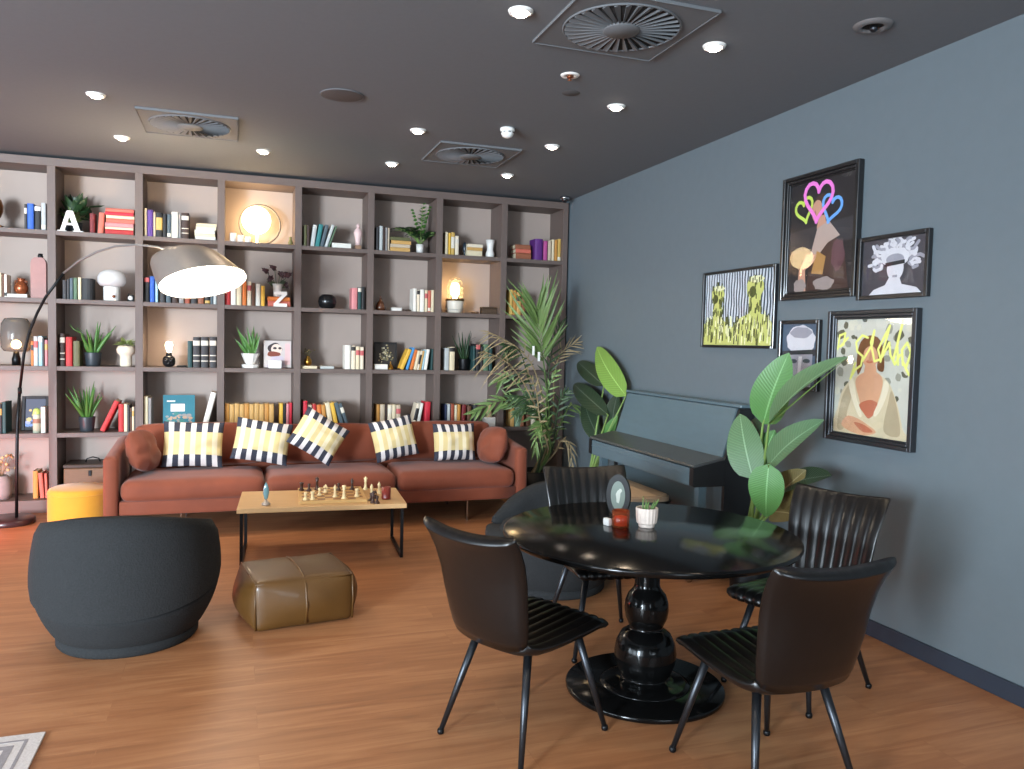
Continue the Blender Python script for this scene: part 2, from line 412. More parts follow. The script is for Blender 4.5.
def books(c, r, lst, yb=.05, zoff=0.):
    """lst: (x0px, x1px, top px, colour, lean deg, style, band)"""
    grp = 'books in the '+PH[(c, r)]; z = rz(r)+zoff; k = 0
    done = occ.setdefault((c, r), [])
    for it in lst:
        x0p, x1p, tp, col = it[:4]; lean = it[4] if len(it) > 4 else 0; st = it[5] if len(it) > 5 else rnd.choice((0, 0, 1, 3)); bn = it[6] if len(it) > 6 else rnd.choice(('gilt', 'pale', 'dark'))
        y = yb+rnd.uniform(-.008, .012); a = math.radians(lean)
        xa = atY(x0p, tp+20, y).x; xb = atY(x1p, tp+20, y).x
        t = max(.008, xb-xa-.001); h = (atY((x0p+x1p)/2, tp, y).z-z)/math.cos(a); h = min(max(h, .08), .5)
        x = max(xa, cx0(c)+.002)
        g = 0
        while any(quad_hit(quad(x-.0006, t+.0012, h, a), q) for q in done) and g < 300: x += .0015; g += 1
        q = quad(x, t, h, a)
        if max(p[0] for p in q) > cx1(c)-.001:
            sh = max(p[0] for p in q)-cx1(c)+.001
            if any(quad_hit(quad(x-sh, t, h, a), o) for o in done):
                print('BOOK SKIP', c, r, it, round(sh, 3)); continue
            x -= sh; q = quad(x, t, h, a)
        done.append(q)
        d = min(.30-yb, max(.12, h*.72))
        form = 'leaning' if abs(lean) > 3 else ('slim' if t < .022 else ('thick' if t > .05 else 'upright'))
        ob = book_mb(t, h, d, st).build('book', [bmat(col), m_pages, bandm(bn)])
        dz = t*math.sin(a) if a > 0 else 0
        ob.matrix_world = T(x, y, z+dz+.0003) @ Matrix.Rotation(a, 4, 'Y')
        tag(ob, '%s %s book, %s from left in %s' % (col, form, ORD[k], PH[(c, r)]), 'book', grp); k += 1
def stack(c, r, x0, x1, ytops, cols, yb=.05, where='', zb=None, yd=.17):
    """flat books, ytops from the bottom one up: pixel tops"""
    z = rz(r)+.0005 if zb is None else zb; n = len(cols)
    for i, (tp, col) in enumerate(zip(ytops, cols)):
        dx = rnd.uniform(-.008, .008) if n > 1 else 0
        xa = max(atY(x0, tp, yb).x+dx, cx0(c)+.002); xb = min(atY(x1, tp, yb).x+dx, cx1(c)-.002)
        zt = atY((x0+x1)/2, tp, yb).z; t = max(.009, zt-z-.0008)
        ob = book_mb(t, xb-xa, yd, 0).build('book', [bmat(col), m_pages, bandm(rnd.choice(('gilt', 'pale', 'dark')))])
        # spine horizontal: local x -> world z, local z -> world x
        ob.matrix_world = Matrix(((0, 0, 1, xa), (0, 1, 0, yb+rnd.uniform(0, .012)), (1, 0, 0, z), (0, 0, 0, 1)))
        lb = 'flat %s book, %s in pile from top, %s' % (col, ORD[n-1-i], PH[(c, r)]) if n > 1 else 'flat %s book%s, %s' % (col, where or ' lying alone', PH[(c, r)])
        tag(ob, lb, 'book', 'books in the '+PH[(c, r)])
        z += t+.0006
    q = [(xa, 0), (xb, 0), (xb, z-rz(r)), (xa, z-rz(r))]
    occ.setdefault((c, r), []).append(q)
    return z
def spot(c, r, px, y=.14): return Vector((atY(px, 300, y).x, y, rz(r)+.0005))
def onshelf(c, r, px0, px1, h, y=.14):
    """reserve room for an item; returns its base centre and half width"""
    a = atY(px0, 300, y).x; b = atY(px1, 300, y).x
    a = max(a, cx0(c)+.004); b = min(b, cx1(c)-.004)
    occ.setdefault((c, r), []).append([(a, 0), (b, 0), (b, h), (a, h)])
    return Vector(((a+b)/2, y, rz(r)+.0005)), (b-a)/2
# ------------------------------------------------------------------ shelf ornaments
def niche_clamp(mb, base, c, ym=-.12):
    clampv(mb, (cx0(c)+.003-base[0], ym-base[1], 0), (cx1(c)-.003-base[0], DEP-.004-base[1], .553))
def clear_books(mb, base, px0, px1, h):
    a = atY(px0, 300, .05).x-base[0]+.004 if px0 else -9; b = atY(px1, 300, .05).x-base[0]-.004 if px1 else 9
    mb.v = [(min(b, max(a, x)), y, z) if z < h else (x, y, z) for x, y, z in mb.v]
def aloe(name, label, base, rp, hp, hl, n, spread, leafm, potm, seed, cat='potted plant', wl=.042, gap=None):
    q = random.Random(seed); t = thing(name, label, cat, base)
    MB().lathe([(0, 0), (rp*.78, 0), (rp*.84, hp*.1), (rp, hp*.95), (rp, hp), (rp*.9, hp), (rp*.88, hp*.86), (0, hp*.86)], 24).build('pot', potm, t)
    MB().lathe([(0, hp*.85), (rp*.86, hp*.87), (0, hp*.9)], 16).build('soil', m_soil, t)
    mb = MB()
    for i in range(n):
        a = 2*PI*i/n*1.618+q.uniform(-.2, .2); s = q.uniform(.25, 1)*spread; L = hl*q.uniform(.55, 1.0)
        b = Vector((math.cos(a)*rp*.25, math.sin(a)*rp*.25, hp*.84)); d = Vector((math.cos(a)*s, min(math.sin(a)*s, .35), 1)).normalized()
        pts = []; rad = []
        for k in range(7):
            u = k/6; pts.append(b+d*L*u+Vector((math.cos(a), math.sin(a)*.3, 0))*s*L*.12*u*u); rad.append(max(.0012, wl*.5*(1-u)**.75))
        mb.tube(pts, rad, 6)
    niche_clamp(mb, base, int(base[0]//P)+1)
    if gap: clear_books(mb, base, *gap)
    mb.build('foliage', leafm, t); return t
def item(name, label, cat, mb, mats, loc, rz_=0., group=None):
    o = mb.build(name, mats, None, loc); o.rotation_euler = (0, 0, rz_); return tag(o, label, cat, group)
m_bronze = mat('bronze', (132, 84, 44), .35, .8, var=.25, scale=30)
m_copper = mat('copper_glaze', (150, 82, 50), .25, .5, var=.25, scale=18)
m_flask = mat('pink_stoneware', (156, 116, 110), .6, var=.12, scale=20)
m_dpot = mat('dark_pot', (46, 52, 58), .4, var=.1)
m_bowl = mat('black_glaze', (26, 26, 28), .22, var=.1)
m_amber = mat('amber_bottle', (84, 46, 26), .15, var=.15, coat=.5)
m_pale = mat('pale_pink_resin', (222, 190, 186), .5, var=.08)
m_milk = mat('white_lamp_base', (236, 234, 230), .35, var=.02)
m_wglass = glass('frosted_glass', (246, 246, 246), .15, .55)
m_sglass = glass('smoke_glass', (150, 148, 146), .05, .3)
m_clear = glass('clear_glass', (250, 246, 236), .03, .06)
def glow(name, rgb, e): return mat(name, rgb, .5, emit=e, ecol=rgb, var=.01)
# ---- column 0
p, w = onshelf(0, 1, -18, 8, .3)
t = thing('bronze_figure', 'golden brown bronze head figure at the far end of the top shelf', 'figurine', p)
MB().box(-.06, .06, -.05, .05, 0, .03, ch=.004).lathe([(.045, .03), (.03, .06), (.028, .09)], 16).build('plinth', m_bronze, t)
MB().lathe([(.026, .08), (.05, .1), (.068, .15), (.07, .2), (.055, .25), (.03, .275), (0, .28)], 20).ball((.045, -.045, .17), .018).build('head', m_bronze, t)
books(0, 1, [(24.4, 27, 204, 'charcoal', 0, 1), (27.4, 34, 203.6, 'blue', 0, 0), (34.8, 41, 206, 'black', 0, 5, 'white'), (41.4, 46, 203, 'silver', 0, 3, 'pale')])
p, w = onshelf(0, 2, 10, 27, .17)
t = thing('copper_vase', 'small round copper glazed vase standing on a flat white book', 'vase', p+Vector((.022, 0, .0255)))
MB().lathe([(0, 0), (.03, 0), (.05, .03), (.058, .065), (.045, .1), (.024, .118), (.03, .14), (.034, .146), (.02, .14), (0, .12)], 20).build('body', m_copper, t)
MB().tube([(-.022, 0, .125), (-.044, 0, .125), (-.046, 0, .1)], .005).tube([(.022, 0, .125), (.044, 0, .125), (.046, 0, .1)], .005).build('handle', m_copper, t)
occ[(0, 2)].pop(); stack(0, 2, 7, 27, [293.8], ['white'], where=' under the copper vase')
books(0, 2, [(-8, -2, 277, 'tan'), (-1.5, 1.6, 272.6, 'cream'), (1.8, 4.3, 274, 'brown'), (4.4, 7, 274.5, 'white')])
p, w = onshelf(0, 2, 31.5, 47, .42, .1)
t = thing('pink_flask', 'tall dusty pink slab flask with a black stopper', 'vase', p)
h = .36
MB().prism([(-w, 0), (w, 0), (w, h*.86), (w*.86, h*.94), (w*.5, h), (-w*.5, h), (-w*.86, h*.94), (-w, h*.86)], -.03, .03).build('body', m_flask, t)
MB().lathe([(.02, h), (.022, h+.012), (.018, h+.035), (0, h+.038)], 14, c=(.012, 0, 0)).build('stopper', m_black, t)
p, w = onshelf(0, 3, 2, 33, .45, .13)
t = thing('smoked_glass_lamp', 'table lamp with a rounded smoked glass shade and small black foot', 'lamp', p+Vector((-.014, 0, 0)))
MB().lathe([(0, 0), (.035, 0), (.035, .06), (.028, .08), (.02, .13), (0, .13)], 20).build('base', m_black, t)
MB().lathe([(.05, .12), (.11, .125), (.135, .16), (.14, .26), (.13, .37), (.1, .415), (.05, .42)], 28, sx=.88, sy=.7).build('shade', m_sglass, t)
MB().ball((0, 0, .185), .04).build('bulb', glow('lamp_glow', (255, 206, 140), 45), t)
books(0, 3, [(29, 31.6, 341, 'orange', 0, 1), (31.8, 36.2, 336.4, 'silver', 0, 1, 'rose'), (36.5, 40.6, 336, 'pale blue', 0, 5, 'white'), (41, 43, 338, 'charcoal', 0, 0), (43.3, 46.4, 340, 'pink', 0, 1)], yb=.045)
books(0, 4, [(-10, -4, 408, 'dark teal'), (-3.5, 2, 404, 'charcoal', 0, 1), (2.4, 6, 402, 'dark teal', 0, 0)])
p, w = onshelf(0, 4, 20, 30, .01, .2)
occ[(0, 4)].pop()
def frame_box(t, wd, hh, d, fw, m, mp, printer):
    MB().box(0, fw, -d, 0, 0, hh, ch=.002).box(wd-fw, wd, -d, 0, 0, hh, ch=.002).box(fw, wd-fw, -d, 0, 0, fw, ch=.002).box(fw, wd-fw, -d, 0, hh-fw, hh, ch=.002).build('frame', mat('frame_matte', (24, 24, 26), .65), t)
x0 = atY(20.5, 415, .2).x; x1 = min(atY(47.5, 415, .2).x, cx1(0)-.006)
t = thing('framed_print', 'dark framed print with blue and yellow figures leaning behind a jar', 'picture', M=T(x0, .24, rz(4)+.004) @ R(-8, 'X'))
wd = x1-x0; hh = .31
frame_box(t, wd, hh, .02, .025, m_frame, None, None)
mb = MB().box(.02, wd-.02, -.008, -.002, .02, hh-.02, 0)
for i in range(16):
    a = rnd.uniform(.04, wd-.05); b = rnd.uniform(.04, hh*.62); s = rnd.uniform(.012, .03)
    mb.prism([(a+s*math.cos(k*1.05+i), b+s*rnd.uniform(.6, 1.2)*math.sin(k*1.05+i)) for k in range(6)], -.0085-i*.0001, -.008, 1+i % 3)
mb.build('print', [mat('print_navy', (34, 40, 66), .5), mat('print_blue', (92, 118, 178), .5), mat('print_lilac', (150, 150, 190), .5), mat('print_gold', (196, 172, 104), .5)], t)
p, w = onshelf(0, 4, 31.8, 39.8, .2, .075)
t = thing('lime_lid_jar', 'pale jar with a rounded lime green lid before the framed print', 'jar', p)
MB().lathe([(0, 0), (w, 0), (w, .15), (w*.94, .165), (0, .165)], 20).build('jar', mat('jar_celadon', (188, 196, 172), .35), t)
MB().lathe([(w*1.02, .085), (w*1.02, .125)], 20).build('paper_band', mat('jar_label', (150, 112, 92), .6), t)
MB().lathe([(w*1.02, .166), (w*1.02, .18), (w*.8, .21), (0, .222)], 20).build('lid', mat('lime_green', (186, 206, 108), .45), t)
books(0, 4, [(41, 45.6, 407, 'white', 0, 0)])
p, w = onshelf(0, 5, -10, 8, .45, .16)
t = thing('dried_flower_vase', 'grey stoneware vase holding beige dried flowers on the bottom shelf', 'vase', p)
MB().lathe([(0, 0), (.075, 0), (.085, .05), (.08, .16), (.06, .2), (.05, .21), (.046, .2), (0, .18)], 22).build('vase_body', mat('grey_stoneware', (150, 142, 140), .7, var=.12, scale=30), t)
mb = MB()
for i in range(22):
    a = rnd.uniform(0, 2*PI); s = rnd.uniform(.05, .14); z = rnd.uniform(.26, .4)
    mb.tube([(0, 0, .18), (s*.4*math.cos(a), s*.4*math.sin(a), .26), (s*math.cos(a), s*math.sin(a), z)], [.002, .0018, .0012], 4)
    mb.ball((s*math.cos(a), s*math.sin(a), z), .014, 1, 8, 6)
mb.build('dried_flowers', [mat('straw', (176, 140, 96), .8), mat('straw_bloom', (214, 176, 128), .85, var=.3, scale=40)], t)
books(0, 5, [(33, 38.2, 471, 'ochre', 0, 0), (40.2, 44.6, 473, 'salmon', -4, 0), (45.4, 48, 473.5, 'salmon', -2, 0)], yb=.1)
# ---- column 1
p, w = onshelf(1, 1, 57, 84, .16, .05); occ[(1, 1)].pop(); 
s = .082; hh = .185; d = .016
mb = MB()
mb.prism([(-s, 0), (-s+.034, 0), (.008, hh), (-.026, hh)], -d, d).prism([(s, 0), (s-.042, 0), (-.024, hh), (.022, hh)], -d+.0004, d-.0004)
mb.prism([(-.05, .058), (.05, .058), (.043, .076), (-.043, .076)], -d+.001, d-.001)
mb.box(-s-.02, -s+.05, -d-.0004, d+.0004, 0, .01).box(s-.06, s+.02, -d-.0004, d+.0004, 0, .01)
item('letter', 'white standing letter A in front of a dark leafy plant', 'letter', mb, m_white, (p.x, .045, p.z))
p, w = onshelf(1, 1, 62, 86, .34, .2)
t = thing('dark_leafy_plant', 'bushy dark green plant in a low pot behind the letter A', 'potted plant', p)
MB().lathe([(0, 0), (.06, 0), (.075, .1), (.068, .1), (0, .085)], 20).build('pot', m_dpot, t)
mb = MB(); q = random.Random(5)
for i in range(70):
    a = q.uniform(0, 2*PI); e = q.uniform(.1, 1.5); L = q.uniform(.14, .27)
    d = Vector((math.cos(a)*math.cos(e), math.sin(a)*math.cos(e)*.65, math.sin(e)))
    b = Vector((0, 0, .12))+d*L*.55; tp = b+d*L*.55+Vector((q.uniform(-.03, .03), 0, -.02))
    mb.tube([(0, 0, .08), b], .002, 4, 1); mb.leaf(b, tp, .065, d.cross(Vector((0, 1, .3))).cross(d)*1+Vector((0, -.5, .6)), 0, 5)
niche_clamp(mb, p, 1, .066); clear_books(mb, p, 0, 88.5, .26); mb.build('foliage', [m_leafd, m_stem], t)
occ[(1, 1)] = []
books(1, 1, [(89.8, 95, 213.5, 'dark red', 0, 0), (97.6, 103.4, 212.8, 'salmon', 4, 0)], yb=.05)
stack(1, 1, 105.6, 134, [229.6, 227.3, 223, 218.6, 215.5, 212.3, 208.6], ['red', 'cream', 'pink', 'salmon', 'cream', 'crimson', 'salmon'])
books(1, 2, [(62.6, 66.6, 280, 'charcoal'), (66.9, 69.4, 279, 'charcoal', 0, 0), (69.8, 73.2, 278, 'slate', 0, 0), (73.6, 77.4, 277.8, 'green', 0, 0), (78, 81.4, 277.5, 'cream', 0, 0), (81.8, 93, 278.5, 'black', 0, 0)])
p, w = onshelf(1, 2, 99, 124.6, .3, .13)
t = thing('mushroom_lamp', 'white mushroom lamp with a frosted glass dome', 'lamp', p)
MB().lathe([(0, 0), (.066, 0), (.07, .01), (.07, .125), (.066, .13), (0, .13)], 24).build('base', m_milk, t)
MB().lathe([(.07, .131), (.1, .14), (.118, .17), (.119, .215), (.1, .255), (.06, .28), (.02, .287), (0, .288)], 28).build('dome', m_wglass, t)
MB().ball((.025, -.072, .04), .014).build('switch', m_copper, t)
p, w = onshelf(1, 2, 127.4, 134, .09, .1)
t = thing('small_clock', 'small black table clock with a pale dial next to the mushroom lamp', 'clock', p)
MB().box(-.027, .027, -.02, .02, 0, .06, ch=.004).box(-.02, -.012, -.02, .02, .0, .075).build('case', m_black, t)
MB().lathe([(0, 0), (.02, 0), (.02, .002), (0, .002)], 16, M=T(0, -.0205, .032) @ R(90, 'X')).build('dial', m_white, t)
books(1, 3, [(59.8, 65, 333.6, 'dark brown', 0, 2, 'pale'), (65.8, 72.6, 337, 'red', 0, 0), (73.3, 80, 341, 'olive', 0, 0)])
p, w = onshelf(1, 3, 84, 101.6, .2, .13)
aloe('aloe_plant', 'spiky green aloe in a dark pot next to red and olive books', p, w, .125, .33, 15, .75, m_leaf, m_dpot, 3, gap=(81, 117, .31))
p, w = onshelf(1, 3, 117.8, 134, .2, .12)
t = thing('column_vase', 'cream column vase with a bulbous rim and trailing green plant', 'vase', p)
MB().lathe([(0, 0), (.05, 0), (.053, .02), (.05, .09), (.056, .105), (.075, .125), (.08, .155), (.07, .185), (.05, .195), (.045, .18), (0, .17)], 24).build('body', mat('cream_ceramic', (226, 212, 190), .5, var=.05), t)
mb = MB(); q = random.Random(8)
for i in range(36):
    a = q.uniform(0, 2*PI); L = q.uniform(.05, .12); e = q.uniform(.1, 1.3)
    d = Vector((math.cos(a)*math.cos(e), math.sin(a)*math.cos(e)*.7, math.sin(e)))
    b = Vector((0, 0, .185))+d*.03; mb.leaf(b, b+d*L+Vector((0, 0, -.02)), .03, (0, -.6, 1), 0, 4, sag=.2)
mb.build('foliage', mat('olive_leaf', (118, 128, 70), .5, var=.2), t)
p, w = onshelf(1, 4, 78, 95, .18, .13)
aloe('aloe_plant', 'spiky green aloe in a dark pot next to leaning red books', p, w, .135, .38, 15, .85, m_leaf, m_dpot, 9)
books(1, 4, [(99.8, 105, 402, 'red', 24, 0), (111, 116.6, 404, 'red', 0, 0), (117.2, 120.6, 404, 'cream', 0, 0), (121, 123.4, 405, 'charcoal', 0, 0), (123.8, 126, 408, 'brown', 0, 1), (126.4, 128.4, 407, 'cream', 0, 1), (129, 131, 407, 'charcoal', 0, 1)])
p, w = onshelf(1, 5, 66, 118, .36, .2)
t = thing('old_trunk', 'old brown wooden trunk with a dark lid on the bottom shelf', 'trunk', p)
m_trunk = mat('trunk_brown', (112, 84, 60), .6, var=.2, scale=14, stretch=(1, 6, 6))
MB().box(-w, w, -.16, .16, 0, .27, ch=.008).build('body', m_trunk, t)
MB().box(-w-.004, w+.004, -.164, .164, .272, .305, ch=.006).build('lid', mat('trunk_lid', (58, 46, 38), .6), t)
MB().tube([(-.06, 0, .306), (-.05, 0, .335), (0, 0, .35), (.05, 0, .335), (.06, 0, .306)], .006).build('handle', m_black, t)
MB().box(-.012, .012, -.172, -.161, .2, .25, ch=.002).build('latch', m_black, t)
# ---- column 2
books(2, 1, [(144.4, 146.8, 208.3, 'cream', 0, 0), (147.3, 153, 210, 'purple', 0, 0), (153.4, 155.6, 212.5, 'beige', 0, 0), (156, 162.6, 212.8, 'black', 0, 4, 'gilt'), (162.9, 166.6, 214, 'black', 0, 0), (167.2, 171, 214.3, 'slate', 0, 3, 'pale'),
             (171.6, 178.2, 212.2, 'white', 0, 0), (178.6, 181, 214, 'grey', 0, 0), (181.4, 189, 213, 'dark brown', 0, 2, 'pale')])
stack(2, 1, 195.4, 215.6, [236.4, 233.5, 230, 226.5, 223.3], ['white', 'cream', 'white', 'ivory', 'cream'])
books(2, 2, [(144, 149.5, 277, 'black', 0, 5, 'rose'), (150, 154.6, 276.4, 'blue', 0, 0), (155.4, 158, 277.8, 'pale blue', 0, 0), (160, 165, 286, 'charcoal'), (166, 171, 284, 'slate'), (172, 178, 285, 'dark brown', 0, 1), (179, 184, 284, 'grey', 0, 1), (185, 190, 286, 'rust', 0, 1),
             (191, 197, 284, 'charcoal', 0, 1), (198, 204, 285, 'russet'), (205, 210, 286, 'black'), (210.4, 213, 286, 'slate'), (213.4, 216.6, 285, 'silver', 0, 0)])
p, w = onshelf(2, 3, 161.5, 176.5, .25, .12)
t = thing('bare_bulb_lamp', 'black knobbly table lamp with a glowing bare bulb', 'lamp', p)
MB().soft(0, 0, .055, .115, .1, .11, .045, 6).ball((-.02, -.045, .06), .02).ball((.022, -.045, .06), .02).ball((0, -.05, .035), .014).lathe([(.03, .1), (.026, .125), (.022, .135), (0, .135)], 14).build('base', m_bowl, t)
MB().lathe([(0, .136), (.014, .14), (.02, .16), (.03, .195), (.03, .215), (.018, .235), (0, .24)], 16).build('bulb', glow('bulb_glow', (255, 226, 190), 60), t)
item('black_tray', 'thin black tray lying between the bulb lamp and dark books', 'tray', MB().box(-.045, .045, -.05, .05, 0, .012, ch=.003).box(-.04, .04, -.045, .045, .012, .016, ch=.001), m_black, onshelf(2, 3, 177.5, 186.6, .02, .12)[0])
books(2, 3, [(187.6, 192.2, 341, 'dark teal', 0, 0), (193, 200, 337, 'charcoal', 0, 2, 'pale'), (200.9, 208.4, 337, 'charcoal', 0, 2, 'pale'), (209.6, 216.4, 337, 'charcoal', 0, 2, 'pale')])
books(2, 4, [(143.6, 147.8, 396.5, 'cream', 0, 0), (148.4, 151.4, 398, 'grey', 0, 0)])
x0 = atY(163, 410, .12).x; x1 = atY(195, 410, .12).x; wd = x1-x0; hh = .33
occ.setdefault((2, 4), []).append([(x0, 0), (x1, 0), (x1, .3), (x0, .3)])
mb = MB().box(0, wd, 0, .012, 0, hh, 0, ch=.001).box(.002, wd-.003, .012, .02, .003, hh-.003, 1).box(0, wd, .02, .032, 0, hh, 0, ch=.001)
mb.box(wd*.24, wd*.68, -.001, 0, hh*.52, hh*.74, 2); mb.box(wd*.12, wd*.38, -.001, 0, hh*.8, hh*.84, 2)
for i in range(46):
    a = rnd.uniform(.04, .96)*wd; b = rnd.uniform(.03, .46)*hh*(1.1-.5*abs(a/wd-.4)); s = rnd.uniform(.006, .017)
    mb.prism([(min(wd-.003, max(.003, a+s*1.5*math.cos(k*1.05))), max(.003, b+s*math.sin(k*1.05))) for k in range(6)], -.0012-i*.00002, 0, 3+i % 3)
o = mb.build('picture_book', [mat('cover_teal', (36, 112, 128), .45, var=.12, scale=6), m_pages, m_white, mat('stone_tan', (178, 150, 124), .6), mat('stone_grey', (140, 140, 138), .6), mat('stone_sea', (58, 128, 120), .6)])
o.matrix_world = T(x0, .1, rz(4)+.009) @ R(3, 'Z') @ R(-13, 'X'); tag(o, 'teal picture book with a white title box standing face out', 'book', 'books in the '+PH[(2, 4)])
books(2, 4, [(201, 206.6, 393, 'white', 14, 0)])
# ---- column 3
p, w = onshelf(3, 1, 238, 282, .35, .2)
c_ = atY(259, 221, .2)
t = thing('moon_lamp', 'glowing moon globe lamp in front of a thin metal ring', 'lamp', (c_.x, .2, rz(1)+.0005))
zc = c_.z-rz(1); Rr = .19
MB().lathe([(0, 0), (.055, 0), (.055, .012), (.03, .02), (0, .02)], 20).build('base', m_white, t)
MB().tube([(math.cos(2*PI*i/40)*Rr+.01, .03, Rr+.012+math.sin(2*PI*i/40)*Rr) for i in range(40)], .009, 8, closed=True).build('ring', mat('ring_bronze', (112, 104, 94), .5, .3), t)
MB().ball((-.025, -.03, zc), .135, 0, 24, 16).tube([(-.02, -.03, .02), (-.02, -.03, zc-.12)], .01).build('globe', glow('moon_glow', (255, 222, 168), 13), t)
for i, (a, b, hh, lb) in enumerate(((229.5, 236, .085, 'small white candle jar at the end of the moon lamp shelf'), (237, 243.4, .07, 'pale glass tea light holder next to the white candle jar'), (244.4, 250.6, .06, 'low white tea light cup nearest the moon lamp'))):
    p, w = onshelf(3, 1, a, b, hh, .08)
    item('candle_cup', lb, 'candle holder', MB().lathe([(0, 0), (w*.9, 0), (w, hh*.2), (w, hh), (w*.86, hh), (w*.84, hh*.5), (0, hh*.45)], 18), m_white if i != 1 else m_wglass, p, 0, 'candle cups beside the moon lamp')
p, w = onshelf(3, 1, 287, 293, .09, .1)
item('green_bud_vase', 'tiny olive bud vase in the corner beside the moon lamp', 'vase', MB().lathe([(0, 0), (.016, 0), (.024, .03), (.012, .06), (.014, .085), (.008, .085), (0, .05)], 16), mat('olive_glaze', (112, 108, 62), .3), p)
books(3, 2, [(224.6, 230.4, 280, 'red', 0, 0), (230.9, 236, 282, 'white', 0, 0), (236.5, 241.6, 282, 'cream', 0, 0), (242.4, 246.6, 281.5, 'orange', 0, 0), (247.2, 251.4, 281.5, 'ivory', 0, 1, 'rose'), (251.9, 255, 283, 'brown', 0, 0), (255.6, 260.4, 284, 'white', 0, 0), (261, 264.8, 286, 'yellow', 0, 0)])
zt = stack(3, 2, 267.6, 290, [301, 296.8], ['salmon', 'orange'], yd=.2)
xz = atY(280, 300, .07).x
mb = MB(); a, b = .062, .145; d = .014
mb.prism([(-a, b-.03), (-a, b), (a, b), (a, b-.03)], -d, d).prism([(-a, 0), (-a, .03), (a, .03), (a, 0)], -d, d).prism([(-a, .026), (-a+.04, .026), (a, b-.026), (a-.042, b-.026)], -d+.0006, d-.0006)
item('letter', 'white letter Z standing in front of the calla vase', 'letter', mb, m_white, (xz, .024, rz(2)+.0005))
p = Vector((atY(277.5, 290, .16).x, .16, zt+.0005))
t = thing('calla_vase', 'white vase of dark purple callas on orange books', 'vase', p)
MB().lathe([(0, 0), (.04, 0), (.036, .03), (.045, .1), (.055, .13), (.048, .128), (.03, .05), (0, .04)], 20).build('vase_body', m_white, t)
mb = MB(); fl = MB(); q = random.Random(4)
for i, (dx, dz, lr) in enumerate(((-.1, .16, -1), (-.03, .2, -1), (.05, .13, 1), (.085, .12, 1), (-.06, .1, -1), (.02, .16, 1), (.07, .04, 1))):
    tp = Vector((dx, q.uniform(-.05, .03), .11+dz*.8)); mb.tube([(0, 0, .05), (dx*.4, 0, .13), tp], [.004, .004, .003], 5)
    dd = Vector((lr*.5, -.2, .35 if i < 4 else -.8)).normalized(); tip = tp+dd*.07
    V = fl; V.leaf(tp-dd*.01, tip, .055, (0, -1, .1), 0, 6, fold=.8); V.tube([tp-dd*.02, tp+dd*.02, tp+dd*.045], [.006, .014, .02], 8)
for i in range(9):
    a = q.uniform(-1, 1); mb.leaf((a*.03, 0, .1), (a*.13, q.uniform(-.05, .03), .1+q.uniform(-.02, .12)), .035, (0, -1, .2), 0, 5, sag=.2)
mb.build('leaves', mat('calla_green', (78, 92, 66), .5), t); fl.build('flowers', mat('calla_purple', (72, 44, 48), .5, var=.25), t)
p, w = onshelf(3, 3, 241.5, 260, .14, .14)
t = thing('goblet_planter', 'strappy green plant in a faceted white goblet planter with saucer', 'potted plant', p)
MB().lathe([(0, 0), (.075, 0), (.08, .018), (.08, .032), (.05, .034), (0, .034)], 10, smooth=False).build('saucer', m_white, t)
MB().lathe([(.036, .035), (.05, .05), (.088, .14), (.08, .14), (.05, .12), (0, .115)], 10, smooth=False).build('pot', m_white, t)
mb = MB(); q = random.Random(2)
for i in range(15):
    dx = q.uniform(-1, .7); b = Vector((q.uniform(-.03, .03), q.uniform(-.03, .03), .115)); L = q.uniform(.17, .32)
    d = Vector((dx*.55-.12, q.uniform(-.3, .3), 1)).normalized(); mb.leaf(b, b+d*L, .03, (.1, -1, .1), 0, 7, fold=.4, sag=.1*abs(dx), taper=.7)
niche_clamp(mb, p, 3); mb.build('foliage', m_leaf, t)
x0 = atY(264, 350, .16).x; x1 = atY(291.5, 350, .16).x; wd = x1-x0; hh = .265
mb = MB().box(0, wd, 0, .01, 0, hh, 0).box(.002, wd-.003, .01, .02, .003, hh-.003, 1).box(0, wd, .02, .03, 0, hh, 0)
def blob(cx, cz, rx, rz_, n=18, ph=0., wv=0.): return [(cx+rx*math.cos(2*PI*k/n)*(1+wv*math.sin(5*k+ph)), cz+rz_*math.sin(2*PI*k/n)*(1+wv*math.sin(5*k+ph))) for k in range(n)]
mb.prism(blob(wd*.4, hh*.7, wd*.26, hh*.22, 20, 1, .06), -.0008, 0, 2).prism(blob(wd*.46, hh*.68, wd*.2, hh*.2), -.0012, 0, 3)
mb.prism(blob(wd*.35, hh*.5, wd*.24, hh*.1, 16, 2, .1), -.0016, 0, 4).prism([(wd*.1, 0), (wd*.3, hh*.42), (wd*.7, hh*.42), (wd*.8, 0)], -.0010, 0, 5)
mb.prism(blob(wd*.4, hh*.72, wd*.07, hh*.045), -.002, 0, 2).prism(blob(wd*.58, hh*.72, wd*.06, hh*.045), -.002, 0, 2).prism([(wd*.75, hh*.1), (wd*.78, hh*.9), (wd*.95, hh*.9), (wd*.95, hh*.1)], -.0007, 0, 6)
o = mb.build('picture_book', [mat('cover_pale', (196, 186, 182), .45), m_pages, mat('cover_dark', (52, 40, 44), .5), mat('cover_skin', (222, 200, 186), .5), mat('cover_rust', (126, 58, 40), .5), mat('cover_lilac', (190, 178, 190), .5), mat('cover_blush', (214, 178, 178), .5)])
o.matrix_world = T(x0, .17, rz(3)+.006) @ R(-9, 'X'); tag(o, 'picture book with a face in dark glasses standing next to the goblet planter', 'book', 'books in the '+PH[(3, 3)])
p = Vector((atY(275, 360, .09).x, .09, rz(3)+.0005))
item('white_box', 'small white card box in front of the face picture book', 'box', MB().box(-.06, .06, -.03, .03, 0, .075, ch=.003).box(-.061, .061, -.031, .031, .05, .077, ch=.003), m_whitep, p)
